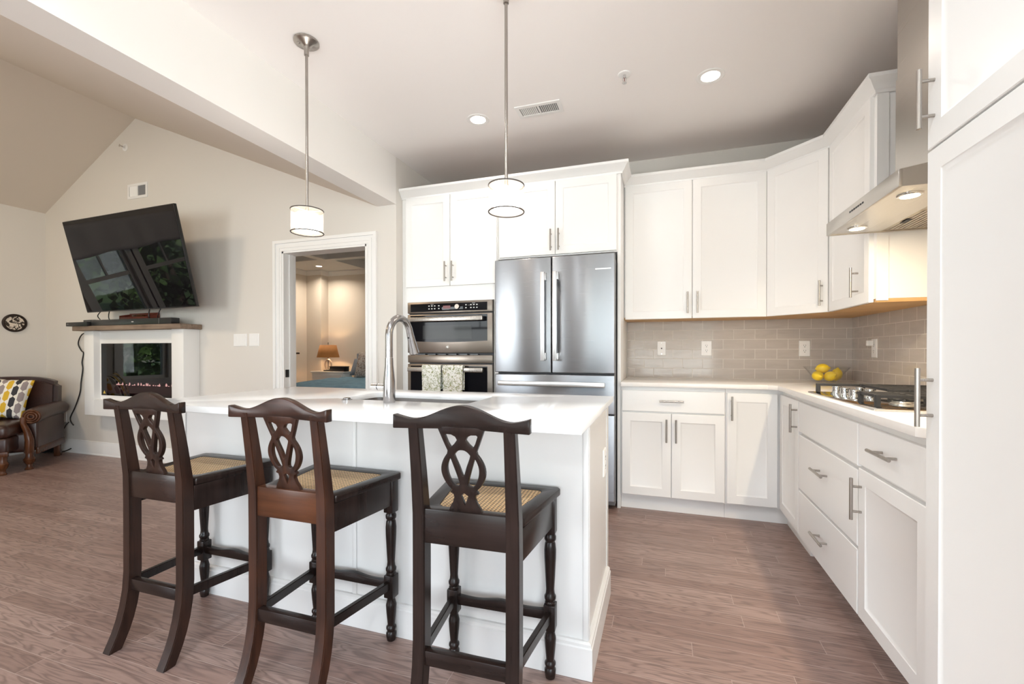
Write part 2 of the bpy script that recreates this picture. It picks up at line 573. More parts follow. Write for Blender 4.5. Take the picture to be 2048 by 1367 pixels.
class B:
    """collects shapes in a bmesh; obj() links them as one mesh object"""

    def __init__(self):
        self.bm = bmesh.new()

    def box(self, x0, x1, y0, y1, z0, z1, bev=0., seg=2):
        t = bmesh.new()
        bmesh.ops.create_cube(t, size=1)
        for v in t.verts:
            v.co = Vector((x0 + (v.co.x + .5) * (x1 - x0), y0 + (v.co.y + .5) * (y1 - y0), z0 + (v.co.z + .5) * (z1 - z0)))
        if bev > 0:
            bmesh.ops.bevel(t, geom=list(t.edges), offset=bev, segments=seg, affect='EDGES', profile=.5)
        return self.add(t)

    def add(self, t, mtx=None):
        if mtx is not None:
            bmesh.ops.transform(t, matrix=mtx, verts=t.verts)
        me = bpy.data.meshes.new('t')
        t.to_mesh(me)
        t.free()
        self.bm.from_mesh(me)
        bpy.data.meshes.remove(me)
        return self

    def prism(self, pts, axis, a, b, holes=(), bev=0.):
        """extrude a 2D outline (with holes) along axis from a to b"""
        t = bmesh.new()

        def to3(p, h):
            if axis == 'z':
                return Vector((p[0], p[1], h))
            if axis == 'y':
                return Vector((p[0], h, p[1]))
            return Vector((h, p[0], p[1]))
        es = []
        for loop in (pts, *holes):
            vs = [t.verts.new(to3(p, a)) for p in loop]
            for i in range(len(vs)):
                es.append(t.edges.new((vs[i], vs[(i + 1) % len(vs)])))
        if holes:
            bmesh.ops.triangle_fill(t, edges=es, use_beauty=True)
        else:
            t.faces.new(list(t.verts))
        r = bmesh.ops.extrude_face_region(t, geom=list(t.faces))
        d = to3((0, 0), b) - to3((0, 0), a)
        vs = [g for g in r['geom'] if isinstance(g, bmesh.types.BMVert)]
        bmesh.ops.translate(t, vec=d, verts=vs)
        bmesh.ops.recalc_face_normals(t, faces=t.faces)
        if bev > 0:
            ed = [e for e in t.edges if len(e.link_faces) == 2 and e.calc_face_angle() > .9]
            bmesh.ops.bevel(t, geom=ed, offset=bev, segments=2, affect='EDGES', profile=.5)
        return self.add(t)

    def lathe(self, prof, c=(0, 0), z0=0., n=28, mtx=None, cap=True):
        """prof: list of (r, z)"""
        t = bmesh.new()
        rings = []
        for r, z in prof:
            rings.append([t.verts.new((c[0] + r * math.cos(2 * PI * k / n), c[1] + r * math.sin(2 * PI * k / n), z0 + z)) for k in range(n)])
        for A, C in zip(rings, rings[1:]):
            for k in range(n):
                t.faces.new((A[k], A[(k + 1) % n], C[(k + 1) % n], C[k]))
        if cap:
            t.faces.new(list(reversed(rings[0])))
            t.faces.new(rings[-1])
        bmesh.ops.recalc_face_normals(t, faces=t.faces)
        return self.add(t, mtx)

    def cyl(self, p, q, r, r2=None, n=20):
        p, q = Vector(p), Vector(q)
        d = q - p
        mtx = Matrix.Translation(p) @ d.to_track_quat('Z', 'Y').to_matrix().to_4x4()
        r2 = r if r2 is None else r2
        return self.lathe([(r, 0), (r2, d.length)], n=n, mtx=mtx)

    def tube(self, pts, r, n=12):
        """round tube along a polyline; r may be a list"""
        t = bmesh.new()
        pts = [Vector(p) for p in pts]
        rs = r if isinstance(r, (list, tuple)) else [r] * len(pts)
        up = Vector((0, 0, 1))
        rings = []
        prev = None
        for i, p in enumerate(pts):
            d = (pts[min(i + 1, len(pts) - 1)] - pts[max(i - 1, 0)]).normalized()
            if prev is None:
                a = d.cross(up)
                if a.length < .05:
                    a = d.cross(Vector((1, 0, 0)))
            else:
                a = prev - d * prev.dot(d)
            a.normalize()
            prev = a
            b = d.cross(a)
            rings.append([t.verts.new(p + rs[i] * (math.cos(2 * PI * k / n) * a + math.sin(2 * PI * k / n) * b)) for k in range(n)])
        for A, C in zip(rings, rings[1:]):
            for k in range(n):
                t.faces.new((A[k], A[(k + 1) % n], C[(k + 1) % n], C[k]))
        t.faces.new(list(reversed(rings[0])))
        t.faces.new(rings[-1])
        bmesh.ops.recalc_face_normals(t, faces=t.faces)
        return self.add(t)

    def ball(self, c, rx, ry=None, rz=None, mtx=None, seg=24):
        t = bmesh.new()
        bmesh.ops.create_uvsphere(t, u_segments=seg, v_segments=seg // 2, radius=1)
        for v in t.verts:
            v.co = Vector((v.co.x * rx, v.co.y * (ry or rx), v.co.z * (rz or rx)))
        m = Matrix.Translation(c)
        if mtx is not None:
            m = m @ mtx
        return self.add(t, m)

    def sweep(self, prof, path, side=1):
        """moulding: prof = closed list of (out, z); path = list of (x, y); out is to the right of travel when side = 1"""
        t = bmesh.new()
        P = [Vector(p) for p in path]
        rings = []
        for i, p in enumerate(P):
            ds = []
            if i > 0:
                ds.append((P[i] - P[i - 1]).normalized())
            if i < len(P) - 1:
                ds.append((P[i + 1] - P[i]).normalized())
            ns = [Vector((d.y, -d.x)) * side for d in ds]
            nrm = ns[0] if len(ns) == 1 else (ns[0] + ns[1]) / (1 + ns[0].dot(ns[1]))
            rings.append([t.verts.new((p.x + nrm.x * o, p.y + nrm.y * o, z)) for o, z in prof])
        k = len(prof)
        for A, C in zip(rings, rings[1:]):
            for j in range(k):
                t.faces.new((A[j], A[(j + 1) % k], C[(j + 1) % k], C[j]))
        t.faces.new(list(reversed(rings[0])))
        t.faces.new(rings[-1])
        bmesh.ops.recalc_face_normals(t, faces=t.faces)
        return self.add(t)

    def front(self, O, U, W, wd, ht, t=.02, shaker=True, stile=.058, rec=.008, slope=.013, e=.0025):
        """cabinet door or drawer front; O = lower left corner at the back"""
        O, U, W = Vector(O), Vector(U), Vector(W)
        V = Vector((0, 0, 1))
        bm = bmesh.new()

        def loop(ins, d):
            return [bm.verts.new(O + U * x + V * y + W * d) for x, y in ((ins, ins), (wd - ins, ins), (wd - ins, ht - ins), (ins, ht - ins))]
        L = [loop(0, 0), loop(0, t - e), loop(e, t)]
        if shaker:
            L += [loop(stile, t), loop(stile + .003, t - .0035), loop(stile + slope, t - rec)]
        for A, C in zip(L, L[1:]):
            for k in range(4):
                bm.faces.new((A[k], A[(k + 1) % 4], C[(k + 1) % 4], C[k]))
        bm.faces.new(L[-1])
        bm.faces.new(list(reversed(L[0])))
        bmesh.ops.recalc_face_normals(bm, faces=bm.faces)
        return self.add(bm)

    def pull(self, c, axis, W, ln=.16, r=.0062, off=.034, post=.048):
        """bar pull: c = point on the door face, axis = bar direction, W = outward"""
        c, axis, W = Vector(c), Vector(axis), Vector(W)
        m = c + W * off
        self.cyl(m - axis * ln / 2, m + axis * ln / 2, r, n=16)
        for s in (-1, 1):
            self.cyl(c + axis * post * s, m + axis * post * s, .0047, n=10)
        return self

    def grid(self, nu, nv, fn):
        t = bmesh.new()
        vs = [[t.verts.new(fn(i / nu, j / nv)) for j in range(nv + 1)] for i in range(nu + 1)]
        for i in range(nu):
            for j in range(nv):
                t.faces.new((vs[i][j], vs[i + 1][j], vs[i + 1][j + 1], vs[i][j + 1]))
        return self.add(t)

    def obj(self, name, m, parent=None, smooth=.6, loc=None):
        me = bpy.data.meshes.new(name)
        org = Vector((0, 0, 0))
        if parent is not None:
            org = ORG.get(root_of(parent), Vector((0, 0, 0)))
        elif loc is not None:
            org = Vector(loc)
        if org.length > 0:
            bmesh.ops.translate(self.bm, vec=-org, verts=self.bm.verts)
        self.bm.normal_update()
        if smooth:
            for f in self.bm.faces:
                f.smooth = True
            for e in self.bm.edges:
                if len(e.link_faces) == 2 and e.calc_face_angle(0) > smooth:
                    e.smooth = False
        self.bm.to_mesh(me)
        self.bm.free()
        me.materials.append(M[m] if isinstance(m, str) else m)
        o = bpy.data.objects.new(name, me)
        COL.objects.link(o)
        if parent is not None:
            o.parent = parent
        elif loc is not None:
            o.location = loc
            ORG[o] = Vector(loc)
        return o


ORG = {}


def root_of(o):
    while o.parent is not None:
        o = o.parent
    return o


def tag(o, label, cat, group=None):
    o['label'] = label
    o['category'] = cat
    if group:
        o['group'] = group
    return o


def thing(name, loc, label, cat, group=None, rotz=0., local=False):
    """an Empty at the base of the thing; parts are given in world coordinates unless local"""
    o = bpy.data.objects.new(name, None)
    o.empty_display_size = .1
    o.location = loc
    o.rotation_euler = (0, 0, rotz)
    COL.objects.link(o)
    ORG[o] = Vector((0, 0, 0)) if local else Vector(loc)
    return tag(o, label, cat, group)


def struct(name, b, m, **kw):
    o = b.obj(name, m, **kw)
    o['kind'] = 'structure'
    return o


def rrect(x0, x1, y0, y1, r, n=5):
    p = []
    for cx, cy, a in ((x1 - r, y0 + r, -PI / 2), (x1 - r, y1 - r, 0), (x0 + r, y1 - r, PI / 2), (x0 + r, y0 + r, PI)):
        for k in range(n + 1):
            t = a + PI / 2 * k / n
            p.append((cx + r * math.cos(t), cy + r * math.sin(t)))
    return p


def spline(pts, n=4):
    """closed Catmull-Rom curve through the points"""
    m, out = len(pts), []
    for i in range(m):
        p0, p1, p2, p3 = (Vector(pts[(i + k) % m]) for k in (-1, 0, 1, 2))
        for k in range(n):
            t = k / n
            out.append(tuple(.5 * ((2 * p1) + (p2 - p0) * t + (2 * p0 - 5 * p1 + 4 * p2 - p3) * t ** 2 + (3 * p1 - p0 - 3 * p2 + p3) * t ** 3)))
    return out


def copy_tree(o, parent=None):
    c = o.copy()
    COL.objects.link(c)
    if parent is not None:
        c.parent = parent
    for ch in list(o.children):
        copy_tree(ch, c)
    return c


UX, UY, UZ = Vector((1, 0, 0)), Vector((0, 1, 0)), Vector((0, 0, 1))

# ================================================================== THE SETTING
struct('floor', B().box(XL - .15, XR + .12, YR - .12, 7.45, -.06, 0), 'floor')
struct('ground', B().box(-60, 50, -60, 60, -.4, -.3), 'lawn')
struct('ceiling', B().box(XBB, XR + .12, YR - .1, YB + .12, CE, CE + .1), 'ceil')
struct('wall_back', B().box(XB, XR + .12, YB, YB + .1, 0, CE), 'wall')
SWIN = (-2.9, -.95, .5, 2.35)   # opening added behind the camera to admit the side fill
struct('wall_right', B().prism([(YR, 0), (YB, 0), (YB, CE), (YR, CE)], 'x', XR, XR + .1,
                               holes=[[(SWIN[0], SWIN[2]), (SWIN[1], SWIN[2]), (SWIN[1], SWIN[3]), (SWIN[0], SWIN[3])]]), 'wall')
# vaulted living room ceiling: ridge along y
RX, RZ, EZ = -5.25, 3.58, 2.735
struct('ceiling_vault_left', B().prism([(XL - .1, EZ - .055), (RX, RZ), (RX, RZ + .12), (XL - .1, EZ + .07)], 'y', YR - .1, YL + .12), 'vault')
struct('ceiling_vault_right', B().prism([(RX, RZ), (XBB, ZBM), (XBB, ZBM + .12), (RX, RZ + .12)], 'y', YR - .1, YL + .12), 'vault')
struct('trim_1', B().prism([(XBB, ZBM), (XB, ZBM), (XB, CE), (XBB, CE)], 'y', YR, YL), 'beam')   # dropped beam
# end wall of the living room, with the bedroom doorway
DX0, DX1, DZ = -3.285, -2.371, 2.045
gab = [(XL - .1, 0), (DX0, 0), (DX0, DZ), (DX1, DZ), (DX1, 0), (XB, 0), (XB, CE), (XBB, CE), (XBB, ZBM + .02), (RX, RZ + .02), (XL - .1, EZ - .03)]
struct('wall_living', B().prism(gab, 'y', YL, YL + .12), 'wall')
struct('wall_return', B().box(XB - .12, XB, YL + .12, YB, 0, CE), 'wall')
# left wall with two windows
WZ0, WZ1 = .76, 2.30
WINS = [(1.64, 2.22), (.45, 1.50)]
lw = B()
lw.box(XL - .12, XL, YR, YL, 0, WZ0).box(XL - .12, XL, YR, YL, WZ1, EZ)
edges_y = [YR] + [v for a, b in sorted(WINS) for v in (a, b)] + [YL]
for a, b in zip(edges_y[0::2], edges_y[1::2]):
    lw.box(XL - .12, XL, a, b, WZ0, WZ1)
struct('wall_left', lw, 'wall')
# rear wall with two wide windows behind the camera
KW = (-1.45, 1.25, .45, 2.45)
LW = (-5.7, -3.5, .55, 2.35)
rw = B()
rw.prism([(XL - .1, 0), (XR + .1, 0), (XR + .1, CE), (XBB, CE), (XBB, ZBM + .02), (RX, RZ + .02), (XL - .1, EZ - .03)], 'y', YR - .1, YR,
         holes=[[(KW[0], KW[2]), (KW[1], KW[2]), (KW[1], KW[3]), (KW[0], KW[3])], [(LW[0], LW[2]), (LW[1], LW[2]), (LW[1], LW[3]), (LW[0], LW[3])]])
struct('wall_rear', rw, 'wall')


def window(name, axis, a0, a1, z0, z1, p, inward, cols, rail):
    """white sash window in an opening; axis is the wall direction, p the room face"""
    def bx(b, u0, u1, w0, w1, d0, d1):
        d0, d1 = sorted((p + inward * d0, p + inward * d1))
        return b.box(u0, u1, d0, d1, w0, w1) if axis == 'x' else b.box(d0, d1, u0, u1, w0, w1)
    f = B()
    cw = .08
    for u0, u1, w0, w1 in ((a0 - cw, a0, z0 - cw, z1 + cw), (a1, a1 + cw, z0 - cw, z1 + cw), (a0, a1, z1, z1 + cw), (a0, a1, z0 - cw, z0)):
        bx(f, u0, u1, w0, w1, 0, .018)
    sw = .045
    for u0, u1, w0, w1 in ((a0, a0 + sw, z0, z1), (a1 - sw, a1, z0, z1), (a0 + sw, a1 - sw, z1 - sw, z1), (a0 + sw, a1 - sw, z0, z0 + sw)):
        bx(f, u0, u1, w0, w1, -.085, -.03)
    bx(f, a0 + sw, a1 - sw, rail - .025, rail + .025, -.08, -.035)
    for k in range(1, cols):
        u = a0 + (a1 - a0) * k / cols
        bx(f, u - .01, u + .01, rail + .025, z1 - sw, -.07, -.045)
    o = struct(name, f, 'trim')
    g = bx(B(), a0 + sw, a1 - sw, z0 + sw, z1 - sw, -.062, -.058)
    g.obj('window_pane', 'win_glass', o)
    bx(B(), a0 - .1, a1 + .1, z0 - .025, z0, 0, .05).obj('window_sill', 'trim', o)
    return o


window('window_1', 'y', *WINS[0], WZ0, WZ1, XL, 1, 2, 1.70)
window('window_2', 'y', *WINS[1], WZ0, WZ1, XL, 1, 3, 1.70)
window('window_3', 'x', KW[0], KW[1], KW[2], KW[3], YR, 1, 4, 1.75)
window('window_4', 'x', LW[0], LW[1], LW[2], LW[3], YR, 1, 3, 1.7)
window('window_added', 'y', *SWIN, XR, -1, 3, 1.7)  # invented window, added for the light coming from this side

# doorway casing
dc = B()
for (o0, o1, th, bk) in ((0, .100, .012, 0), (.0725, .0995, .024, .0118), (.030, .050, .017, .0118), (.0006, .013, .018, .0118)):
    dc.box(DX0 - o1, DX0 - o0, YL - th, YL - bk, 0, DZ + o0)
    dc.box(DX1 + o0, DX1 + o1, YL - th, YL - bk, 0, DZ + o0)
    dc.box(DX0 - o1, DX1 + o1, YL - th, YL - bk, DZ + o0, DZ + o1)
for x0, x1 in ((DX0, DX0 + .016), (DX1 - .016, DX1)):
    dc.box(x0, x1, YL - .012, YL + .13, 0, DZ)
dc.box(DX0, DX1, YL - .012, YL + .13, DZ - .016, DZ)
dc.box(DX0 + .016, DX0 + .028, YL + .05, YL + .09, 0, DZ - .016)
door = struct('door_1', dc, 'trim')
sp = B().box(DX0 + .016, DX0 + .0185, YL + .005, YL + .045, .90, .97).obj('strike_plate', 'matte_black', door)

BASE = [(0, 0), (.018, 0), (.018, .012), (.014, .016), (.014, .115), (.008, .128), (.006, .145), (0, .148)]
struct('baseboard_living', B().sweep(BASE, [(DX0 - .101, YL), (XL, YL)], -1), 'trim')
struct('baseboard_left', B().sweep(BASE, [(XL, YL), (XL, YR)], -1), 'trim')
struct('baseboard_return', B().sweep(BASE, [(XB, YL), (DX1 + .101, YL)], -1), 'trim')

# bedroom beyond the doorway
YE = 7.3
BXR = -2.2
struct('wall_bedroom', B().box(XL - .1, BXR, YE, YE + .1, 0, 3.0).box(XL, -6.43, YE - .2, YE, 0, CE), 'bedwall')
struct('wall_bedroom_left', B().box(XL - .1, XL, YL + .12, YE, 0, 3.0), 'bedwall')
struct('wall_bedroom_right', B().box(BXR, BXR + .1, YL + .12, YE, 0, 3.0), 'bedwall')
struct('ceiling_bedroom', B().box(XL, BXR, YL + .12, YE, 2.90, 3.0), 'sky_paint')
bc = B()
bc.box(XL, -5.62, 6.42, YE, CE, 2.90).box(XL, -5.62, YL + .12, 6.28, 2.86, 2.90)
bc.box(XL, BXR, 6.28, 6.42, CE, 2.90).box(-5.76, -5.60, YL + .12, 6.28, CE, 2.90).box(-5.62, -5.5, 6.42, YE, CE, 2.9)
bc.box(-4.3, -4.15, YL + .12, YE, CE, 2.90).box(XL, BXR, 4.7, 4.85, CE, 2.90)
struct('trim_2', bc, 'trim')   # coffers
struct('trim_3', B().sweep([(0, CE - .09), (.015, CE - .09), (.07, CE - .02), (.07, CE), (0, CE)], [(XL, 6.42), (XL, YE - .2), (-6.43, YE - .2), (-6.43, YE), (-5.5, YE)], 1), 'trim')

# tiled splashback
struct('trim_4', B().box(-.272, XR - .008, YB - .008, YB, CT, 1.395), 'tile_b')
struct('trim_5', B().box(XR - .008, XR, 1.53, YB - .008, CT, 1.74), 'tile_r')

# ================================================================== KITCHEN CABINETS


def door(parent, O, U, W, wd, ht, m='cab', shaker=True, pull=None, axis=UZ, name='door', t=.02, ln=.16, stile=.058):
    d = B().front(O, U, W, wd, ht, t, shaker, stile).obj(name, m, parent)
    if pull is not None:
        B().pull(pull, axis, W, ln).obj('handle', 'nickel', d, smooth=1.0)
    return d


FY = Vector((0, -1, 0))   # faces the camera
FX = Vector((-1, 0, 0))   # faces left
YF = 3.25                 # face of the tall and base boxes
YD = YF - .02             # door fronts

# --- oven cabinet
oc = thing('oven_cabinet', (-1.65, 3.55, 0), 'tall white cabinet around the built-in double oven', 'cabinet')
b = B()
b.box(XB + .002, -2.023, YF, YB - .002, 0, 2.43)
b.box(-1.258, -1.222, YF, YB - .002, 0, 2.43)
b.box(-2.023, -1.258, YF, YB - .002, 1.548, 2.43)
b.box(-2.023, -1.258, YF, YB - .002, .11, .50)
b.box(-2.023, -1.258, YF + .07, YB - .002, 0, .11)
b.obj('body', 'cab', oc)
door(oc, (-2.045, YF, 1.672), UX, FY, .408, .742, pull=(-1.667, YD, 1.785))
door(oc, (-1.632, YF, 1.672), UX, FY, .404, .742, pull=(-1.604, YD, 1.785))
door(oc, (-2.02, YF, .12), UX, FY, .76, .36, shaker=False, pull=(-1.64, YD, .30), axis=UX, name='drawer')

# --- fridge cabinet and end panel
B().box(XB + .004, -1.224, YF + .004, YB - .004, 2.4301, 2.436).obj('bounce_panel', 'topbounce', oc)  # unseen sheet, added for its warm bounce onto the ceiling
fc = thing('refrigerator_cabinet', (-.75, 3.55, 0), 'white cabinet and full-height end panel framing the refrigerator', 'cabinet')
b = B()
b.box(-1.218, -.302, YF, YB - .002, 1.858, 2.43)
b.box(-.302, -.278, YF, YB - .002, 0, 2.43, .001)
b.obj('body', 'cab', fc)
door(fc, (-1.205, YF, 1.866), UX, FY, .445, .548, pull=(-.788, YD, 1.97))
door(fc, (-.756, YF, 1.866), UX, FY, .45, .548, pull=(-.728, YD, 1.97))

B().box(-1.216, -.280, YF + .004, YB - .004, 2.4301, 2.436).obj('bounce_panel', 'topbounce', fc)
CROWN = [(0, 0), (.010, 0), (.014, .012), (.020, .016), (.044, .052), (.052, .056), (.056, .060), (.056, .078), (0, .078)]
cr = B().sweep([(o, z + 2.416) for o, z in CROWN], [(XB + .002, YF - .001), (-.277, YF - .001), (-.277, 3.49)], 1)
tag(cr.obj('crown_molding', 'cab', loc=(-1.2, YF, 2.42)), 'white crown molding along the top of the oven and refrigerator cabinets', 'molding', 'white crown moldings')

# --- upper run
UB, UT = 1.388, 2.43
YU = 3.55


def under(parent, b):
    b.obj('bottom_panel', 'rawwood', parent)['label'] = 'unpainted wood underside'


uc = thing('wall_cabinet', (.22, 3.7, UB), 'white two-door wall cabinet over the back worktop', 'cabinet')
B().box(-.276, .717, YU, YB - .009, UB + .012, UT).obj('body', 'cab', uc)
B().box(-.274, .715, YU + .004, YB - .01, 2.4301, 2.436).obj('bounce_panel', 'topbounce', uc)  # out of view, added to tint the ceiling over the wall cabinets
under(uc, B().box(-.276, .717, YU + .004, YB - .009, UB - .006, UB + .012))
door(uc, (-.268, YU, UB - .004), UX, FY, .486, 1.032, pull=(.186, YU - .02, 1.50))
door(uc, (.222, YU, UB - .004), UX, FY, .492, 1.032, pull=(.254, YU - .02, 1.50))

dg = thing('corner_wall_cabinet', (1.12, 3.6, UB), 'white diagonal wall cabinet in the kitchen corner', 'cabinet')
pent = [(.7185, YU), (1.02, YU - .304), (XR - .009, YU - .304), (XR - .009, YB - .009), (.7185, YB - .009)]
B().prism(pent, 'z', UB + .012, UT).obj('body', 'cab', dg)
B().prism([(.72, YU + .004), (1.022, YU - .30), (XR - .01, YU - .30), (XR - .01, YB - .01), (.72, YB - .01)], 'z', 2.4301, 2.436).obj('bounce_panel', 'topbounce', dg)
under(dg, B().prism([(.7185, YU + .004), (1.023, YU - .3), (XR - .009, YU - .3), (XR - .009, YB - .009), (.7185, YB - .009)], 'z', UB - .006, UB + .012))
DU = Vector((.3015, -.304, 0)).normalized()
DW = Vector((-.304, -.3015, 0)).normalized()
o = Vector((.7185, YU, UB - .004)) + DU * .012
dlen = math.hypot(.3015, .304) - .024
pc = o + DU * (dlen - .032) + DW * .02
door(dg, o, DU, DW, dlen, 1.032, pull=(pc.x, pc.y, 1.505))

rc = thing('side_wall_cabinet', (1.18, 2.94, UB), 'white single-door wall cabinet beside the range hood', 'cabinet')
XU = 1.02
B().box(XU, XR - .009, 2.645, YU - .306, UB + .012, UT, .001).obj('body', 'cab', rc)
B().box(XU + .004, XR - .01, 2.649, YU - .308, 2.4301, 2.436).obj('bounce_panel', 'topbounce', rc)
under(rc, B().box(XU + .004, XR - .009, 2.647, YU - .306, UB - .006, UB + .012))
door(rc, (XU, YU - .318, UB - .004), -UY, FX, .562, 1.032, pull=(XU - .02, 2.80, 1.505))
b = B()
b.box(XU, XU + .05, 2.640, 2.645, UB + .002, UT)
b.obj('end_stile', 'cab', rc)
cr = B().sweep([(o_, z + 2.416) for o_, z in CROWN], [(-.276, YU - .001), (.7185, YU - .001), (1.019, YU - .305), (1.019, 2.639), (XR - .002, 2.639)], 1)
tag(cr.obj('crown_molding', 'cab', loc=(.7, YU, 2.42)), 'white crown molding bending along the tops of the wall cabinets in the corner', 'molding', 'white crown moldings')

# --- base run
CB = .887   # top of the boxes


def toe(parent, b):
    b.obj('toe_kick', 'cab', parent)


bc1 = thing('base_cabinet', (.07, 3.5, 0), 'white base cabinet with one wide drawer over two doors', 'cabinet')
B().box(-.276, .411, YF, YB - .01, .105, CB).obj('body', 'cab', bc1)
toe(bc1, B().box(-.276, .411, YF + .04, YB - .01, 0, .105))
door(bc1, (-.268, YF, .712), UX, FY, .674, .148, shaker=False, pull=(.069, YD, .79), axis=UX, name='drawer')
door(bc1, (-.268, YF, .116), UX, FY, .334, .585, pull=(.036, YD, .585))
door(bc1, (.070, YF, .116), UX, FY, .336, .585, pull=(.098, YD, .585))

cc = thing('corner_base_cabinet', (1.0, 3.5, 0), 'white corner base cabinet with two narrow doors meeting at a right angle', 'cabinet')
XF = .75
L = [(.4125, YF), (XF, YF), (XF, 2.8165), (XR - .009, 2.8165), (XR - .009, YB - .01), (.4125, YB - .01)]
B().prism(L, 'z', .105, CB).obj('body', 'cab', cc)
L2 = [(.4125, YF + .04), (XF + .04, YF + .04), (XF + .04, 2.8165), (XR - .009, 2.8165), (XR - .009, YB - .01), (.4125, YB - .01)]
toe(cc, B().prism(L2, 'z', 0, .105))
door(cc, (.420, YF, .116), UX, FY, .300, .742, pull=(.447, YD, .757))
door(cc, (XF, 3.222, .116), -UY, FX, .400, .742, pull=(XF - .02, 2.846, .757))

db = thing('drawer_cabinet', (1.0, 2.42, 0), 'white base cabinet of wide drawers under the cooktop', 'cabinet')
B().box(XF, XR - .009, 2.0375, 2.8155, .105, CB).obj('body', 'cab', db)
toe(db, B().box(XF + .06, XR - .009, 2.0375, 2.8155, 0, .105))
door(db, (XF, 2.810, .690), -UY, FX, .768, .166, shaker=False, name='drawer_front')
door(db, (XF, 2.810, .376), -UY, FX, .768, .298, shaker=False, pull=(XF - .02, 2.42, .56), axis=UY, name='drawer')
door(db, (XF, 2.810, .108), -UY, FX, .768, .255, shaker=False, pull=(XF - .02, 2.42, .245), axis=UY, name='drawer')

dd = thing('end_base_cabinet', (1.0, 1.79, 0), 'white base cabinet with one drawer over one door beside the tall pantry', 'cabinet')
B().box(XF, XR - .009, 1.53, 2.0365, .105, CB).obj('body', 'cab', dd)
toe(dd, B().box(XF + .06, XR - .009, 1.53, 2.0365, 0, .105))
door(dd, (XF, 2.032, .700), -UY, FX, .472, .156, shaker=False, pull=(XF - .02, 1.79, .786), axis=UY, name='drawer')
door(dd, (XF, 2.032, .108), -UY, FX, .472, .578, pull=(XF - .02, 2.003, .57))

pa = thing('pantry_cabinet', (1.03, 1.2, 0), 'tall white pantry cabinet with an upper and a lower door', 'cabinet')
B().box(.72, XR - .009, .86, 1.528, .0, 2.45, .001).obj('body', 'cab', pa)
door(pa, (.72, 1.512, 1.692), -UY, FX, .62, .75, pull=(.70, 1.480, 1.822), stile=.062)
door(pa, (.72, 1.512, .116), -UY, FX, .62, 1.570, pull=(.70, 1.480, 1.012), stile=.062)

# --- L-shaped worktop
wt = [(-.275, YB - .0085), (-.275, 3.20), (.655, 3.20), (.704, 3.155), (.704, 1.575), (.742, 1.5305), (XR - .0085, 1.5305), (XR - .0085, YB - .0085)]
tag(B().prism(wt, 'z', CT - .03, CT, bev=.003).obj('worktop', 'quartz2', loc=(.8, 3.3, CT - .03)),
    'pale L-shaped stone worktop running along the back and side base cabinets', 'countertop')

# ================================================================== ISLAND
il = thing('island_cabinet', (-1.22, 1.84, 0), 'white panelled island base with a tall plinth molding', 'island')
IX0, IX1, IY0, IY1 = -2.20, -.245, 1.53, 2.14
bd = B().box(IX0, IX1, IY0, IY1, 0, CT - .026)
# hollow the top for the sink: replace by a ring of boxes
bd = B()
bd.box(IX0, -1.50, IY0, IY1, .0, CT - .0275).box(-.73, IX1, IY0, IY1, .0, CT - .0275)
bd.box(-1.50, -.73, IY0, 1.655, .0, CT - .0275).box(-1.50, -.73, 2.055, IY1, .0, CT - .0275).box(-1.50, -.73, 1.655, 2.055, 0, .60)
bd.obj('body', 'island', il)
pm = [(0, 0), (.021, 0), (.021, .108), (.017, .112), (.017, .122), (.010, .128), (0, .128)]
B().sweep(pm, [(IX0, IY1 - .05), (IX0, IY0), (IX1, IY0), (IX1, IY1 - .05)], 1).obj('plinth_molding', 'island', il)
st = B()
st.box(-1.226, -1.206, IY0 - .006, IY0, .128, CT - .03, .002)
st.obj('batten', 'island', il)
for s, x in ((1, IX1), (-1, IX0)):
    cp = B()
    cp.box(x - .014, x + .006, IY0 - .006, IY0 + .014, .128, CT - .028, .002)
    for k in range(3):
        cp.cyl((x + .0065, IY0 + .003 + k * .0045, .13), (x + .0065, IY0 + .003 + k * .0045, CT - .03), .0018, n=8)
    cp.obj('corner_bead', 'island', il)
B().box(IX1, IX1 + .004, IY1 - .055, IY1, 0, CT - .028).obj('end_strip', 'island', il)

SX0, SX1, SY0, SY1 = -1.45, -.778, 1.69, 2.012
it = B().prism([(-2.185, 1.283), (-.222, 1.283), (-.222, 2.19), (-2.185, 2.19)], 'z', CT - .026, CT, holes=[rrect(SX0, SX1, SY0, SY1, .035)], bev=.0025)
tag(it.obj('island_worktop', 'quartz', loc=(-1.2, 1.74, CT - .026)), 'white quartz worktop of the island with a sink cut into it', 'countertop')

sk = B()
outer = rrect(SX0 - .012, SX1 + .012, SY0 - .012, SY1 + .012, .04)
inner = rrect(SX0 - .006, SX1 + .006, SY0 - .006, SY1 + .006, .04)
sk.prism(outer, 'z', CT - .04, CT - .027, holes=[inner])
t = bmesh.new()
r1 = [t.verts.new((x, y, CT - .04)) for x, y in inner]
r2 = [t.verts.new((x * .97 + .03 * -1.114, y * .97 + .03 * 1.851, CT - .235)) for x, y in inner]
for k in range(len(r1)):
    j = (k + 1) % len(r1)
    t.faces.new((r1[k], r1[j], r2[j], r2[k]))
t.faces.new(r2)
sk.add(t)
sko = tag(sk.obj('sink', 'sink', loc=(-1.114, 1.85, CT - .235)), 'stainless undermount sink sunk in the island worktop', 'sink')
B().lathe([(.045, 0), (.045, .004), (.03, .006)], (-1.114, 1.9), CT - .2345).obj('drain', 'chrome', sko)

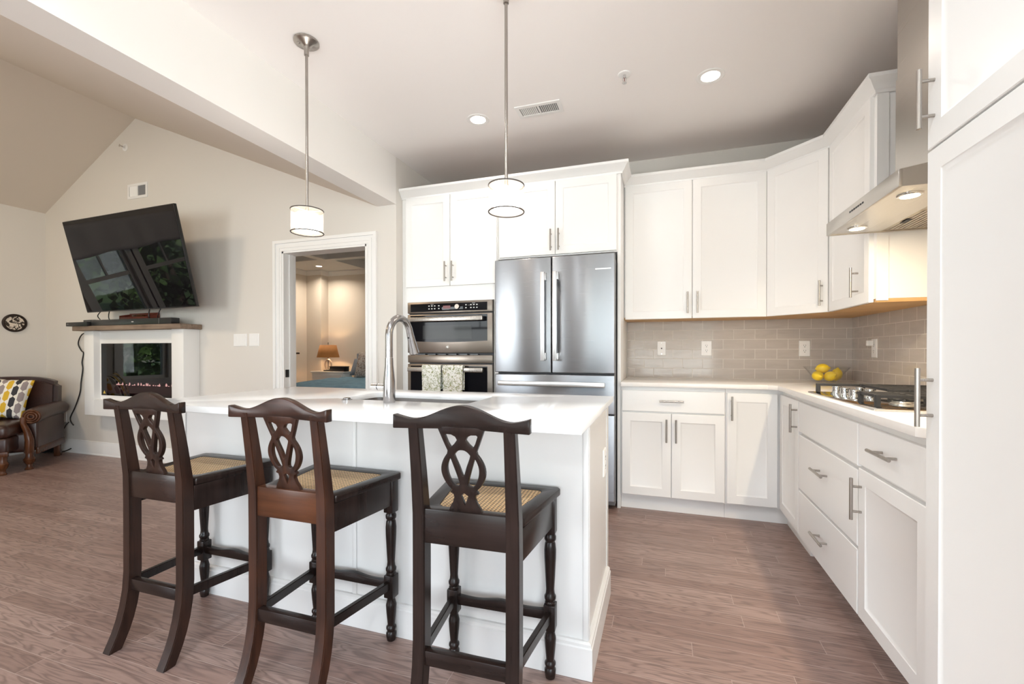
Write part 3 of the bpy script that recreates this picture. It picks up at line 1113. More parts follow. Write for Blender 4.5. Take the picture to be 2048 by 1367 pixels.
# faucet
FXc, FYc = -1.112, 1.624
fa = thing('faucet', (FXc, FYc, CT), 'brushed steel gooseneck faucet standing at the island sink', 'faucet')
B().lathe([(.0245, 0), (.0255, .003), (.0255, .05), (.0248, .09), (.0215, .125), (.0180, .16), (.0168, .193)], (FXc, FYc), CT, 32).obj('body', 'faucet', fa, 1.)
pts = [(FXc, FYc, CT + .194), (FXc, FYc, CT + .24), (FXc, FYc, CT + .285)]
R = .084
for k in range(1, 19):
    a = PI - k * (PI * .90) / 18
    pts.append((FXc, FYc + R + R * math.cos(a), CT + .285 + R * math.sin(a)))
B().tube(pts, .0158, 18).obj('spout', 'faucet', fa, 1.)
e0, e1 = Vector(pts[-2]), Vector(pts[-1])
d = (e1 - e0).normalized()
hd = B()
hd.cyl(e1, e1 + d * .035, .0158, .0175).cyl(e1 + d * .035, e1 + d * .105, .0175, .0235).cyl(e1 + d * .105, e1 + d * .110, .0235, .021)
ho = hd.obj('spray_head', 'faucet', fa)
B().cyl(e1 + d * .03 + Vector((-.003, -.0165, 0)), e1 + d * .03 + Vector((-.004, -.019, 0)), .0045, n=12).obj('button', 'black', ho)
lv = B().cyl((FXc - .020, FYc, CT + .068), (FXc - .052, FYc, CT + .068), .0150).cyl((FXc - .056, FYc, CT + .068), (FXc - .084, FYc, CT + .068), .0150)
lvo = lv.obj('lever', 'chrome', fa)
B().cyl((FXc - .052, FYc, CT + .068), (FXc - .056, FYc, CT + .068), .0135).obj('gasket', 'black', lvo)
tag(B().lathe([(.023, 0), (.023, .003), (.018, .005), (.016, .005), (.016, .009), (.012, .010)], (-1.362, 1.662), CT).obj('air_switch', 'faucet', loc=(-1.362, 1.662, CT)),
    'small round steel push button on the island worktop near the faucet', 'button')


# outlets and plates
def outlet(name, c, U, W, label, kind, group=None, wd=.074, ht=.118):
    """c = centre on the wall; kind: duplex, coax, switch2, switch3"""
    c, U, W = Vector(c), Vector(U), Vector(W)
    base = thing(name, c, label, 'outlet' if kind in ('duplex', 'coax') else 'switch', group)
    o = c - U * wd / 2 - UZ * ht / 2
    B().front(o, U, W, wd, ht, .006, False, e=.003).obj('plate', 'plate', base)

    def rect(b, u, v, wd_, h_, d0, d1):
        q = [c + U * (u + su * wd_ / 2) + UZ * (v + sv * h_ / 2) for su, sv in ((-1, -1), (1, -1), (1, 1), (-1, 1))]
        t = bmesh.new()
        A = [t.verts.new(p + W * d0) for p in q]
        C = [t.verts.new(p + W * d1) for p in q]
        for k in range(4):
            t.faces.new((A[k], A[(k + 1) % 4], C[(k + 1) % 4], C[k]))
        t.faces.new(C)
        bmesh.ops.recalc_face_normals(t, faces=t.faces)
        b.add(t)
    if kind == 'duplex':
        for v in (.020, -.020):
            s = B()
            rect(s, 0, v, .032, .030, .005, .0072)
            f = s.obj('socket', 'plate', base)
            k = B()
            for u in (-.0065, .0065):
                rect(k, u, v + .004, .0022, .009, .0072, .0078)
            rect(k, 0, v - .008, .005, .005, .0072, .0078)
            k.obj('slots', 'slot', f)
    elif kind == 'coax':
        B().cyl(c + W * .005, c + W * .012, .0055).obj('jack', 'slot', base)
        for v in (.045, -.045):
            B().cyl(c + UZ * v + W * .005, c + UZ * v + W * .007, .003).obj('screw', 'chrome', base)
    else:
        nsw = int(kind[-1])
        for j in range(nsw):
            s = B()
            rect(s, (j - (nsw - 1) / 2) * .046, 0, .033, .066, .005, .0075)
            s.obj('rocker', 'plate', base)
    return base


WB = YB - .0081
WR = XR - .0081
outlet('wall_outlet', (.003, WB, 1.16), UX, FY, 'white cable jack plate on the tiles, nearest the refrigerator', 'coax', wd=.068)
outlet('wall_outlet', (.348, WB, 1.16), UX, FY, 'white outlet on the tiles under the two-door wall cabinet', 'duplex', wd=.08, ht=.12)
outlet('wall_outlet', (1.036, WB, 1.157), UX, FY, 'white outlet on the tiles above the bowl of lemons', 'duplex', wd=.074)
outlet('wall_outlet', (WR, 3.49, 1.155), -UY, FX, 'white outlet on the side wall tiles beyond the cooktop', 'duplex', wd=.074, ht=.125)
pl = B().box(WR - .044, WR - .0085, 3.482, 3.510, 1.172, 1.208, .004)
tag(pl.obj('plug_adapter', 'plate', loc=(WR - .03, 3.495, 1.165)), 'white plug-in adapter in the outlet on the side wall tiles', 'adapter')
outlet('island_outlet', (IX1 + .0001, 2.0, .64), UY, UX, 'white outlet on the end panel of the island', 'duplex')
outlet('light_switch', (-3.806, YL - .0001, 1.245), UX, FY, 'three-gang white switch plate on the living room wall', 'switch3', wd=.162)
outlet('light_switch', (-3.633, YL - .0001, 1.246), UX, FY, 'two-gang white switch plate nearest the bedroom doorway', 'switch2', wd=.118)

# ================================================================== APPLIANCES
# --- refrigerator
rf = thing('refrigerator', (-.755, 3.5, 0), 'stainless french door refrigerator beside the double oven', 'refrigerator')
RY = 3.135
B().box(-1.205, -.312, 3.2, 3.80, .03, 1.80, .004).obj('body', 'fridge_side', rf)
B().box(-1.195, -.318, 3.186, 3.2, .06, 1.81).obj('gasket', 'gasket', rf)


def fdoor(x0, x1, z0, z1, name='door'):
    return B().box(x0, x1, RY, 3.186, z0, z1, .006, 3).obj(name, 'fridge_steel', rf)


d1 = fdoor(-1.208, -.7665, .980, 1.828)
d2 = fdoor(-.7605, -.309, .980, 1.828)
d3 = fdoor(-1.208, -.309, .692, .966, 'freezer_drawer')
d4 = fdoor(-1.208, -.309, .075, .684, 'freezer_drawer')


def vbar(x0, x1, d):
    h = B()
    h.box(x0, x1, RY - .060, RY - .036, 1.068, 1.712, .004)
    h.box(x0 + .004, x1 + .006, RY - .04, RY, 1.655, 1.708, .003).box(x0 + .004, x1 + .006, RY - .04, RY, 1.075, 1.125, .003)
    h.obj('handle', 'pale_bar', d)


vbar(-.834, -.804, d1)
vbar(-.744, -.714, d2)
h = B()
h.box(-1.165, -.372, RY - .058, RY - .034, .884, .918, .005)
for x in (-1.14, -.43):
    h.box(x, x + .035, RY - .04, RY, .888, .914, .003)
h.obj('handle', 'pale_bar', d3)
h = B()
h.box(-1.165, -.372, RY - .058, RY - .034, .604, .638, .005)
for x in (-1.14, -.43):
    h.box(x, x + .035, RY - .04, RY, .608, .634, .003)
h.obj('handle', 'pale_bar', d4)
B().box(-.445, -.335, RY - .0012, RY, 1.716, 1.724).obj('badge', 'pale_bar', d2)
for x in (-1.12, -.40):
    B().lathe([(.02, 0), (.02, .03)], (x, 3.25), 0, 12).obj('foot', 'black', rf)

# --- double wall oven
ov = thing('double_oven', (-1.64, 3.4, .5), 'bronze-toned steel double wall oven set in the tall cabinet', 'oven')
OX0, OX1, OY = -2.020, -1.261, 3.215
B().box(OX0 + .003, OX1 - .003, YF + .002, 3.75, .505, 1.54).obj('body', 'gasket', ov)
cpn = B().box(OX0, OX1, OY, YF + .001, 1.452, 1.543, .003).obj('control_panel', 'bronze_steel', ov)
B().box(OX0 + .030, OX1 - .040, OY - .002, OY, 1.464, 1.528, .001).obj('panel_glass', 'black_glass', cpn)
B().box(-1.688, -1.622, OY - .003, OY - .002, 1.484, 1.508).obj('display', 'red_led', cpn)
kn = B().cyl((-1.558, OY - .002, 1.497), (-1.558, OY - .018, 1.497), .021, .019, 24)
kn.obj('knob', 'bronze_steel', cpn)
ic = B()
for x0, nx in ((-1.822, 3), (-1.732, 1), (-1.49, 1), (-1.447, 3)):
    for i in range(nx):
        for z in (1.509, 1.486):
            ic.box(x0 + i * .026, x0 + i * .026 + .012, OY - .0028, OY - .002, z - .004, z + .004)
ic.box(-1.80, -1.775, OY - .0028, OY - .002, 1.520, 1.5225).box(-1.43, -1.405, OY - .0028, OY - .002, 1.520, 1.5225)
ic.obj('button_icons', 'label_white', cpn)
du = B().box(OX0, OX1, OY, YF + .001, 1.125, 1.442, .004).obj('upper_door', 'bronze_steel', ov)
gl = [(OX0 + .028, 1.432), (OX1 - .04, 1.432), (OX1 - .04, 1.222)]
gl += [(OX1 - .04 - k * (OX1 - OX0 - .068) / 12, 1.222 - .010 * math.sin(PI * k / 12)) for k in range(1, 12)]
gl += [(OX0 + .028, 1.222)]
B().prism(gl, 'y', OY - .002, OY).obj('glass', 'oven_glass', du)
B().box(-1.875, -1.435, OY - .0028, OY - .002, 1.238, 1.350).obj('window', 'oven_window', du)


def ohandle(z, parent):
    h = B().box(OX0 + .026, OX1 - .062, OY - .052, OY - .032, z - .019, z + .019, .006, 3)
    for x in (OX0 + .04, OX1 - .10):
        h.box(x, x + .03, OY - .035, OY - .002, z - .012, z + .012, .003)
    return h.obj('handle', 'nickel', parent)


ohandle(1.398, du)
em = B()
em.lathe([(.0155, 0), (.0155, .002), (.013, .003)], mtx=Matrix.Translation((-1.652, OY, 1.172)) @ Matrix.Rotation(PI / 2, 4, 'X'))
for k in range(3):
    a = k * 2.1
    em.tube([(-1.652 + .009 * math.cos(a + s * .25) * (1 - s * .09), OY - .0035, 1.172 + .009 * math.sin(a + s * .25) * (1 - s * .09)) for s in range(8)], .0012, 6)
em.obj('emblem', 'nickel', du)
mv = B().box(OX0, OX1, OY + .002, YF + .001, 1.043, 1.106, .003)
mv.obj('middle_panel', 'bronze_steel', ov)
vt = B()
for k in range(6):
    vt.box(OX0 + .09 + k * .095, OX0 + .16 + k * .095, OY + .012, YF, 1.108, 1.116)
vt.obj('vent_slots', 'black', ov)
dl = B().box(OX0, OX1, OY, YF + .001, .52, 1.033, .004).obj('lower_door', 'bronze_steel', ov)
B().box(OX0 + .030, OX1 - .040, OY - .002, OY, .60, 1.018).obj('glass', 'oven_glass', dl)
ohandle(.990, dl)


def towel(x0, x1, m, label, zf, zb):
    yh = OY - .042

    def fn(u, v):
        # v: 0 front hem .. 1 back hem, over the bar
        x = x0 + (x1 - x0) * u
        wob = .004 * math.sin(u * 9 + v * 5) * (1 - abs(2 * v - 1))
        if v < .45:
            k = v / .45
            return (x + .003 * math.sin(k * 4 + u * 3), yh - .016 + wob * .5 - .006 * (1 - k) * math.sin(u * 7), zf + (1.008 - zf) * k)
        if v < .55:
            k = (v - .45) / .1
            a = PI - PI * k
            return (x, yh + .016 * math.cos(a), 1.0115 + .014 * math.sin(a))
        k = (v - .55) / .45
        return (x, yh + .0165, 1.008 + (zb - 1.008) * k)
    b = B().grid(14, 60, fn)
    o = b.obj('towel', m, loc=((x0 + x1) / 2, yh, zf))
    s = o.modifiers.new('thickness', 'SOLIDIFY')
    s.thickness = .004
    s.offset = 1
    tag(o, label, 'towel', 'floral kitchen towels on the oven handle')


towel(-1.850, -1.678, 'towel1', 'green floral dish towel hanging on the oven handle nearer the faucet', .70, .83)
towel(-1.662, -1.487, 'towel2', 'olive floral dish towel hanging on the oven handle nearer the refrigerator', .70, .83)

# --- range hood
hood = thing('range_hood', (1.07, 2.26, 1.722), 'stainless chimney range hood above the cooktop', 'range hood')
HX, HY0, HY1, HZ = .80, 1.905, 2.622, 1.722
b = B()
b.box(HX, HX + .012, HY0, HY1, HZ, HZ + .062, .001)
b.box(HX + .012, XR - .009, HY0, HY0 + .012, HZ, HZ + .062).box(HX + .012, XR - .009, HY1 - .012, HY1, HZ, HZ + .062)
b.prism([(HX + .004, HZ + .062), (XR - .009, HZ + .062), (XR - .009, HZ + .095), (1.0, HZ + .095)], 'y', HY0 + .001, HY1 - .001)
b.box(HX + .012, HX + .225, HY0 + .012, HY1 - .012, HZ + .003, HZ + .012)
b.box(XR - .06, XR - .009, HY0 + .012, HY1 - .012, HZ + .003, HZ + .012)
b.obj('canopy', 'steely', hood)
ch = B()
ch.box(1.0, XR - .009, 2.105, 2.41, HZ + .09, 2.35)
ch.obj('chimney', 'steely', hood)
ch = B()
ch.box(1.004, XR - .009, 2.109, 2.406, 2.35, CE - .001)
ch.obj('chimney_extension', 'steely', hood)
for k in range(2):
    y0 = HY0 + .014 + k * .345
    fl = B()
    fl.box(HX + .228, XR - .062, y0, y0 + .343, HZ + .006, HZ + .014, .001)
    for i in range(13):
        x = HX + .25 + i * .018
        fl.box(x, x + .007, y0 + .02, y0 + .323, HZ + .003, HZ + .0062)
    fo = fl.obj('filter', 'mesh_filter', hood)
    B().box(HX + .24, HX + .262, y0 + .14, y0 + .20, HZ + .0005, HZ + .003).obj('latch', 'matte_black', fo)
for y in (2.03, 2.50):
    lp = B().lathe([(.036, -.004), (.040, -.002), (.040, .003), (.030, .003)], (.888, y), HZ + .002, 24)
    lo = lp.obj('lamp', 'chrome', hood)
    B().lathe([(.030, 0), (.030, .002)], (.888, y), HZ - .0035, 24).obj('lamp_lens', 'hood_lens', lo)
    area('hood_lamp', (.888, y, HZ - .012), (.96, y, 0), .05, .05, 13 if y < 2.2 else .55, (1, .82, .56), 'DISK')
bt = B()
for k in range(7):
    y = 2.325 - k * .0215
    bt.box(HX - .0015, HX, y - .0065, y + .0065, HZ + .032, HZ + .039)
bt.obj('control_buttons', 'gasket', hood)

# --- cooktop
ck = thing('cooktop', (1.0, 2.28, CT), 'stainless gas cooktop with black iron grates', 'cooktop')
CX0, CX1, CY0, CY1 = .742, 1.275, 1.935, 2.700
tr = B()
tr.box(CX0, CX1, CY0, CY1, CT, CT + .007, .003)
tr.obj('tray', 'chrome', ck)


def grate(x0, x1, y0, y1, nb):
    g = B()
    z0, z1 = CT + .040, CT + .052
    bw = .006
    for y in (y0, y1):
        g.box(x0, x1, y - bw, y + bw, z0, z1, .0015)
    for x in (x0, x1):
        g.box(x - bw, x + bw, y0, y1, z0, z1, .0015)
    for k in range(1, nb):
        y = y0 + (y1 - y0) * k / nb
        g.box(x0, x1, y - .0045, y + .0045, z0 + .001, z1 + .001, .0015)
    g.box((x0 + x1) / 2 - .005, (x0 + x1) / 2 + .005, y0, y1, z0, z1, .0015)
    for x in (x0, x1):
        for y in (y0, y1):
            g.box(x - .0085, x + .0085, y - .009, y + .009, CT + .007, z1, .002)
    g.obj('grate', 'matte_black', ck)


grate(.795, 1.02, 2.045, 2.195, 3)
grate(1.03, 1.25, 2.045, 2.330, 5)
grate(.965, 1.25, 2.360, 2.640, 5)
arm = B().box(.780, 1.25, 2.658, 2.670, CT + .040, CT + .052, .0015)
arm.box(.770, .788, 2.655, 2.673, CT + .007, CT + .052, .002).box(1.24, 1.255, 2.655, 2.673, CT + .007, CT + .052, .002)
arm.obj('grate', 'matte_black', ck)
for x, y, r in ((.91, 2.12, .036), (1.14, 2.19, .036), (1.11, 2.50, .055)):
    bu = B().lathe([(r * 1.25, 0), (r * 1.25, .006), (r, .010), (r, .016)], (x, y), CT + .007, 28).obj('burner', 'steely', ck)
    B().lathe([(r * .9, 0), (r * .92, .006), (r * .8, .009)], (x, y), CT + .023, 28).obj('burner_cap', 'matte_black', bu)
for x, y in ((.836, 2.372), (.836, 2.482), (.838, 2.592), (.918, 2.430), (.918, 2.540)):
    B().lathe([(.026, 0), (.026, .004), (.0205, .006), (.0190, .026), (.0210, .034), (.0205, .037)], (x, y), CT + .007, 28).obj('knob', 'chrome', ck)

# --- bowl of lemons
BX, BY = 1.108, 3.62
bo = B()
pr = [(.052, .004), (.058, 0), (.066, .004), (.088, .040), (.117, .080), (.138, .106), (.140, .107), (.138, .108), (.115, .084), (.085, .044), (.062, .009), (.03, .0085)]
bo.lathe(pr, (BX, BY), CT, 48)
tag(bo.obj('glass_bowl', 'glass', loc=(BX, BY, CT)), 'clear flared glass bowl of lemons on the worktop corner', 'bowl')


def lemon(c, rot, label):
    b = B()
    prof = [(.0005, -.046), (.005, -.0445), (.009, -.040), (.022, -.031), (.031, -.016), (.0335, 0), (.031, .016), (.022, .031), (.009, .041), (.006, .047), (.0005, .049)]
    b.lathe(prof, n=28, mtx=Matrix.Translation(c) @ rot)
    tag(b.obj('lemon', 'lemon', loc=c, smooth=1.2), label, 'lemon', 'lemons in the glass bowl')


RXm = lambda a: Matrix.Rotation(a, 4, 'X')
RYm = lambda a: Matrix.Rotation(a, 4, 'Y')
RZm = lambda a: Matrix.Rotation(a, 4, 'Z')
lemon((1.045, 3.585, CT + .046), RXm(PI / 2 + .1) @ RYm(.2), 'lemon with its stem end showing, low in the bowl on the side nearest the refrigerator')
lemon((1.116, 3.575, CT + .044), RYm(1.0) @ RXm(.9), 'lemon in the middle of the lower row in the glass bowl')
lemon((1.172, 3.625, CT + .056), RYm(.15), 'upright lemon in the glass bowl nearest the corner of the room')
lemon((1.086, 3.625, CT + .096), RYm(PI / 2 - .1), 'lemon lying on top of the other lemons in the bowl')

# ================================================================== CEILING FIXTURES


def pendant(x, y, label):
    p = thing('pendant_light', (x, y, 1.752), label, 'pendant light', 'drum pendant lights over the island')
    c = B().lathe([(.012, -.075), (.012, -.052), (.016, -.034), (.030, -.022), (.056, -.017), (.062, -.012), (.062, -.004), (.058, 0)], (x, y), CE, 40)
    co = c.obj('ceiling_canopy', 'nickel', p)
    for a in (.9, .9 + PI):
        B().ball((x + .036 * math.cos(a), y + .036 * math.sin(a), CE - .022), .006, seg=12).obj('screw', 'nickel', co)
    B().cyl((x, y, 1.868), (x, y, CE - .06), .0072).obj('rod', 'nickel', p)
    B().cyl((x, y, 1.845), (x, y, 1.872), .012).obj('socket_cap', 'nickel', p)
    B().lathe([(.0775, 1.756), (.0775, 1.868)], (x, y), 0, 48, cap=False).obj('outer_shade', 'sheer', p)
    B().lathe([(.054, 1.764), (.056, 1.768), (.056, 1.848), (.05, 1.852)], (x, y), 0, 40).obj('inner_shade', 'inner_shade', p)
    B().lathe([(.074, 1.7565), (.074, 1.7580)], (x, y), 0, 40).obj('diffuser', 'sheer', p)
    for z in (1.754, 1.870):
        B().tube([(x + .078 * math.cos(2 * PI * k / 48), y + .078 * math.sin(2 * PI * k / 48), z) for k in range(49)], .0030, 8).obj('rim', 'dark_bronze', p)
    area('pendant_bulb', (x, y, 1.858), (x, y, CE), .09, .09, 1.1, (1, .93, .85), 'DISK')
    sp_ = B()
    for k in range(3):
        a = 2 * PI * k / 3 + .4
        sp_.cyl((x, y, 1.866), (x + .077 * math.cos(a), y + .077 * math.sin(a), 1.869), .0016, n=8)
    sp_.obj('spider', 'nickel', p)


pendant(-1.749, 1.836, 'drum pendant light hanging over the island end nearer the television')
pendant(-.652, 1.836, 'drum pendant light hanging over the island in front of the refrigerator')


def can(x, y, z, label, power, group='recessed ceiling lights', color=(1, .86, .70)):
    p = thing('recessed_light', (x, y, z), label, 'ceiling light', group)
    B().lathe([(.052, .0), (.052, -.003), (.074, -.005), (.078, -.002), (.078, 0)], (x, y), z, 40, cap=False).obj('trim_ring', 'trim', p)
    B().lathe([(.054, 0), (.054, -.0025)], (x, y), z, 32).obj('lens', 'lens', p)
    area('can_light', (x, y, z - .012), (x, y, 0), .09, .09, power, color, 'DISK', 2.6)


can(-1.211, 2.826, CE, 'recessed ceiling light between the two pendant rods', 3.2, color=(1, .84, .70))
can(.272, 2.803, CE, 'recessed ceiling light nearest the range hood', 3.2, color=(1, .84, .70))
can(-1.211, .55, CE, 'recessed ceiling light overhead nearer the beam', 10, color=(.88, .95, 1.0))
can(.272, .55, CE, 'recessed ceiling light overhead nearer the pantry', 10, color=(.88, .95, 1.0))
can(-1.211, -1.6, CE, 'recessed ceiling light at the rear of the kitchen nearer the beam', 17, color=(.88, .95, 1.0))
can(.272, -1.6, CE, 'recessed ceiling light at the rear of the kitchen farther from the beam', 17, color=(.88, .95, 1.0))


def register(name, c, U, V, W, wd, ht, label):
    """supply grille: frame plus two banks of blades; c = centre, V = short side, W = out of the surface"""
    c, U, V, W = map(Vector, (c, U, V, W))
    p = thing(name, c, label, 'vent')
    mtx = Matrix((U.to_4d(), V.to_4d(), W.to_4d(), (0, 0, 0, 1))).transposed()
    for i in range(3):
        mtx[i][3] = c[i]
        mtx[3][i] = 0
    mtx[3][3] = 1

    def put(b, *a, rot=None):
        t = bmesh.new()
        bmesh.ops.create_cube(t, size=1)
        x0, x1, y0, y1, z0, z1 = a
        for v in t.verts:
            q = Vector(((v.co.x) * (x1 - x0), (v.co.y) * (y1 - y0), (v.co.z) * (z1 - z0)))
            if rot:
                q = Matrix.Rotation(rot, 3, 'Y') @ q
            v.co = q + Vector(((x0 + x1) / 2, (y0 + y1) / 2, (z0 + z1) / 2))
        b.add(t, mtx)
    hw, hh = wd / 2, ht / 2
    f = B()
    fw = .026
    put(f, -hw, hw, -hh, -hh + fw, 0, .006)
    put(f, -hw, hw, hh - fw, hh, 0, .006)
    put(f, -hw, -hw + fw, -hh + fw, hh - fw, 0, .006)
    put(f, hw - fw, hw, -hh + fw, hh - fw, 0, .006)
    put(f, -.006, .006, -hh + fw, hh - fw, 0, .006)
    f.obj('frame', 'trim', p)
    k = B()
    put(k, -hw + fw, hw - fw, -hh + fw, hh - fw, .0002, .001)
    k.obj('duct_opening', 'fridge_side', p)
    for s in (-1, 1):
        bl = B()
        n = 9
        for i in range(n):
            x = s * (.012 + (hw - fw - .016) * (i + .5) / n)
            put(bl, x - .0042, x + .0042, -hh + fw, hh - fw, .0022, .0032, rot=-.6 * s)
        bl.obj('blades', 'trim', p)


register('ceiling_vent', (-.772, 2.83, CE), UX, UY, -UZ, .305, .145, 'white two-bank air vent in the kitchen ceiling')
register('wall_vent', (-5.218, YL, 2.82), UX, UZ, FY, .30, .155, 'white air vent high on the gable wall above the television')


def sprinkler(c, W, label, small=1.):
    p = thing('sprinkler_head', c, label, 'sprinkler')
    q = Vector(W).to_track_quat('Z', 'Y').to_matrix().to_4x4()
    m = Matrix.Translation(c) @ q
    B().lathe([(.038, 0), (.036, .005), (.024, .008), (.016, .006)], n=32, mtx=m).obj('escutcheon', 'trim', p)
    b = B()
    b.lathe([(.009, .004), (.009, .02), (.005, .024)], n=16, mtx=m)
    for s in (-1, 1):
        b.tube([m @ Vector((s * .008, 0, .02)), m @ Vector((s * .012, 0, .032)), m @ Vector((s * .003, 0, .05))], .0024, 8)
    b.lathe([(.014, .050), (.014, .052)], n=20, mtx=m)
    b.obj('frame_arms', 'chrome', p)
    B().cyl(m @ Vector((0, 0, .022)), m @ Vector((0, 0, .048)), .0022, n=8).obj('glass_bulb', 'red_wood', p)


sprinkler((-.205, 2.628, CE), (0, 0, -1), 'white fire sprinkler head in the kitchen ceiling')
sprinkler((-5.41, YL, 3.30), (0, -1, 0), 'small sidewall fire sprinkler high on the gable wall')

# ================================================================== BAR STOOLS


def bar_stool(loc, rotz, wood, rail, crest, label, body='stool_dark'):
    p = thing('bar_stool', loc, label, 'bar stool', 'cane-seat bar stools at the island', rotz, local=True)
    st_ = .66     # seat top
    # back posts: leg, seat and back in one curved bar, the leg swept backwards
    prof = [(0.0, -.226), (.025, -.214), (.06, -.198), (.10, -.184), (.15, -.171), (.21, -.161), (.28, -.156), (.55, -.155), (.66, -.157), (.78, -.171), (.87, -.184), (.935, -.194)]
    for s in (-1, 1):
        t = bmesh.new()
        rings = []
        for z, y in prof:
            k = .020 if z < .62 else .020 - .0035 * (z - .62) / .3
            dy = .0215 if z < .62 else .0215 - .006 * (z - .62) / .3
            x = s * .145
            rings.append([t.verts.new((x - k, y - dy, z)), t.verts.new((x + k, y - dy, z)), t.verts.new((x + k, y + dy, z)), t.verts.new((x - k, y + dy, z))])
        for A, C in zip(rings, rings[1:]):
            for k in range(4):
                t.faces.new((A[k], A[(k + 1) % 4], C[(k + 1) % 4], C[k]))
        t.faces.new(list(reversed(rings[0])))
        t.faces.new(rings[-1])
        bmesh.ops.recalc_face_normals(t, faces=t.faces)
        ed = [e for e in t.edges if e.calc_face_angle(0) > .9]
        bmesh.ops.bevel(t, geom=ed, offset=.0025, segments=2, affect='EDGES')
        B().add(t).obj('back_leg', wood, p)
    # turned front legs
    for s in (-1, 1):
        lg = B()
        x, y = s * .182, .158
        lg.lathe([(.010, 0), (.0165, .004), (.0195, .020), (.0200, .032), (.0150, .040), (.0195, .050), (.0195, .056), (.0140, .064), (.0150, .075), (.0185, .110),
                  (.0205, .140), (.0200, .146), (.0190, .149), (.0165, .160), (.0150, .168), (.0165, .176)], (x, y), 0, 24)
        lg.box(x - .0205, x + .0205, y - .0205, y + .0205, .174, .262, .003)
        lg.lathe([(.0185, .260), (.0190, .268), (.0165, .272), (.0200, .279), (.0205, .288), (.0160, .296), (.0145, .312), (.0165, .345), (.0205, .420),
                  (.0210, .450), (.0185, .472), (.0160, .478), (.0205, .486), (.0208, .496), (.0165, .506), (.019, .512)], (x, y), 0, 24)
        lg.box(x - .0205, x + .0205, y - .0205, y + .0205, .508, .634, .003)
        lg.obj('front_leg', body, p)
    # stretchers
    B().box(-.126, .126, -.176, -.150, .212, .256, .003).obj('back_stretcher', 'stool_dark_rail', p)
    for s in (-1, 1):
        t = B()
        A = Vector((s * .147, -.138, .236))
        C = Vector((s * .180, .140, .224))
        n_ = Vector(((C - A).y, -(C - A).x, 0)).normalized() * .0095
        tt = bmesh.new()
        vs = []
        for q in (A, C):
            for sg, dz in ((-1, -.017), (1, -.017), (1, .017), (-1, .017)):
                vs.append(tt.verts.new(q + n_ * sg + UZ * dz))
        for k in range(4):
            tt.faces.new((vs[k], vs[(k + 1) % 4], vs[4 + (k + 1) % 4], vs[4 + k]))
        tt.faces.new(vs[3::-1])
        tt.faces.new(vs[4:])
        bmesh.ops.recalc_face_normals(tt, faces=tt.faces)
        bmesh.ops.bevel(tt, geom=list(tt.edges), offset=.0025, segments=2, affect='EDGES')
        t.add(tt).obj('side_stretcher', body, p)
    top = [(-.163 + .326 * k / 20, .234 + .012 * math.exp(-((k / 20 - .5) * 5.5) ** 2) + .006 * abs(k / 10 - 1) ** 4) for k in range(21)]
    B().prism([(-.163, .206), (.163, .206)] + top[::-1], 'y', .148, .168, bev=.002).obj('front_stretcher', 'stool_dark_rail', p)
    # aprons
    B().box(-.1255, .1255, -.174, -.142, .575, .676, .002).obj('back_rail', rail, p)
    for s in (-1, 1):
        t = B()
        A = Vector((s * .155, -.134, 0))
        C = Vector((s * .188, .138, 0))
        n_ = Vector(((C - A).y, -(C - A).x, 0)).normalized() * .010
        q = [(A - n_), (C - n_), (C + n_), (A + n_)]
        t.prism([(v.x, v.y) for v in q], 'z', .540, .634, bev=.002)
        t.obj('side_apron', body, p)
    B().box(-.161, .161, .148, .168, .540, .634, .002).obj('front_apron', 'stool_dark_rail', p)
    # seat frame with a cane panel
    out = [(-.124, -.140), (.124, -.140), (.166, -.128), (.214, .176), (.205, .190), (-.205, .190), (-.214, .176), (-.166, -.128)]
    hole = []
    base = [(-.118, -.095), (.118, -.095), (.162, .135), (-.162, .135)]
    for i, c in enumerate(base):
        a, bb = Vector(base[i - 1]), Vector(base[(i + 1) % 4])
        c = Vector(c)
        d0, d1 = (a - c).normalized(), (bb - c).normalized()
        for k in range(5):
            u = k / 4
            hole.append(tuple(c + d0 * .022 * (1 - u) ** 2 + d1 * .022 * u ** 2))
    sf = B().prism(out, 'z', .634, st_, holes=[hole], bev=.005)
    so = sf.obj('seat_frame', body, p)
    B().prism([(x * .995, y * .995) for x, y in hole], 'z', st_ - .012, st_ - .002).obj('cane_panel', 'cane', so)
    # crest rail
    pts_t, pts_b = [], []
    N = 40
    for k in range(N + 1):
        u = -1 + 2 * k / N
        x = u * .205
        hump = .0205 * (1 + math.cos(PI * u / .74)) if abs(u) < .74 else 0
        ear = .013 * (max(0, abs(u) - .74) / .26) ** 1.4
        pts_t.append((x, .945 + hump + ear))
        pts_b.append((x, .917 + .003 * max(0, 1 - abs(u) * 1.4)))
    cr_ = B().prism(pts_b + pts_t[::-1], 'y', -.209, -.183, bev=.003)
    for v in cr_.bm.verts:
        v.co.y += -.018 * (v.co.x / .205) ** 2 + .010
    cr_.obj('crest_rail', crest, p)
    # pierced splat, drawn flat and then leaned with the posts
    zb, zt = .672, .925

    def zmap(v):
        return zb + (zt - zb) * v
    outl_r = [(.052, 0), (.047, .06), (.037, .12), (.032, .18), (.034, .22), (.044, .235), (.041, .255), (.037, .27)] + [(.037 + .0305 * math.sin(PI * k / 14) ** .8, .27 + .455 * k / 14) for k in range(1, 14)] + [(.044, .728), (.054, .82), (.072, 1.0)]
    outl = [(x, zmap(v)) for x, v in outl_r] + [(-x, zmap(v)) for x, v in reversed(outl_r)]
    H = []
    # small diamond near the foot, two side lenses, the heart between the V, two corner gaps
    H.append([(.0, .085), (.008, .17), (.012, .205), (.0, .235), (-.012, .205), (-.008, .17)])
    right = [(.012, .330), (.020, .318), (.030, .330), (.041, .40), (.0465, .48), (.0465, .55), (.041, .615), (.035, .640), (.026, .55), (.016, .43), (.0115, .365)]
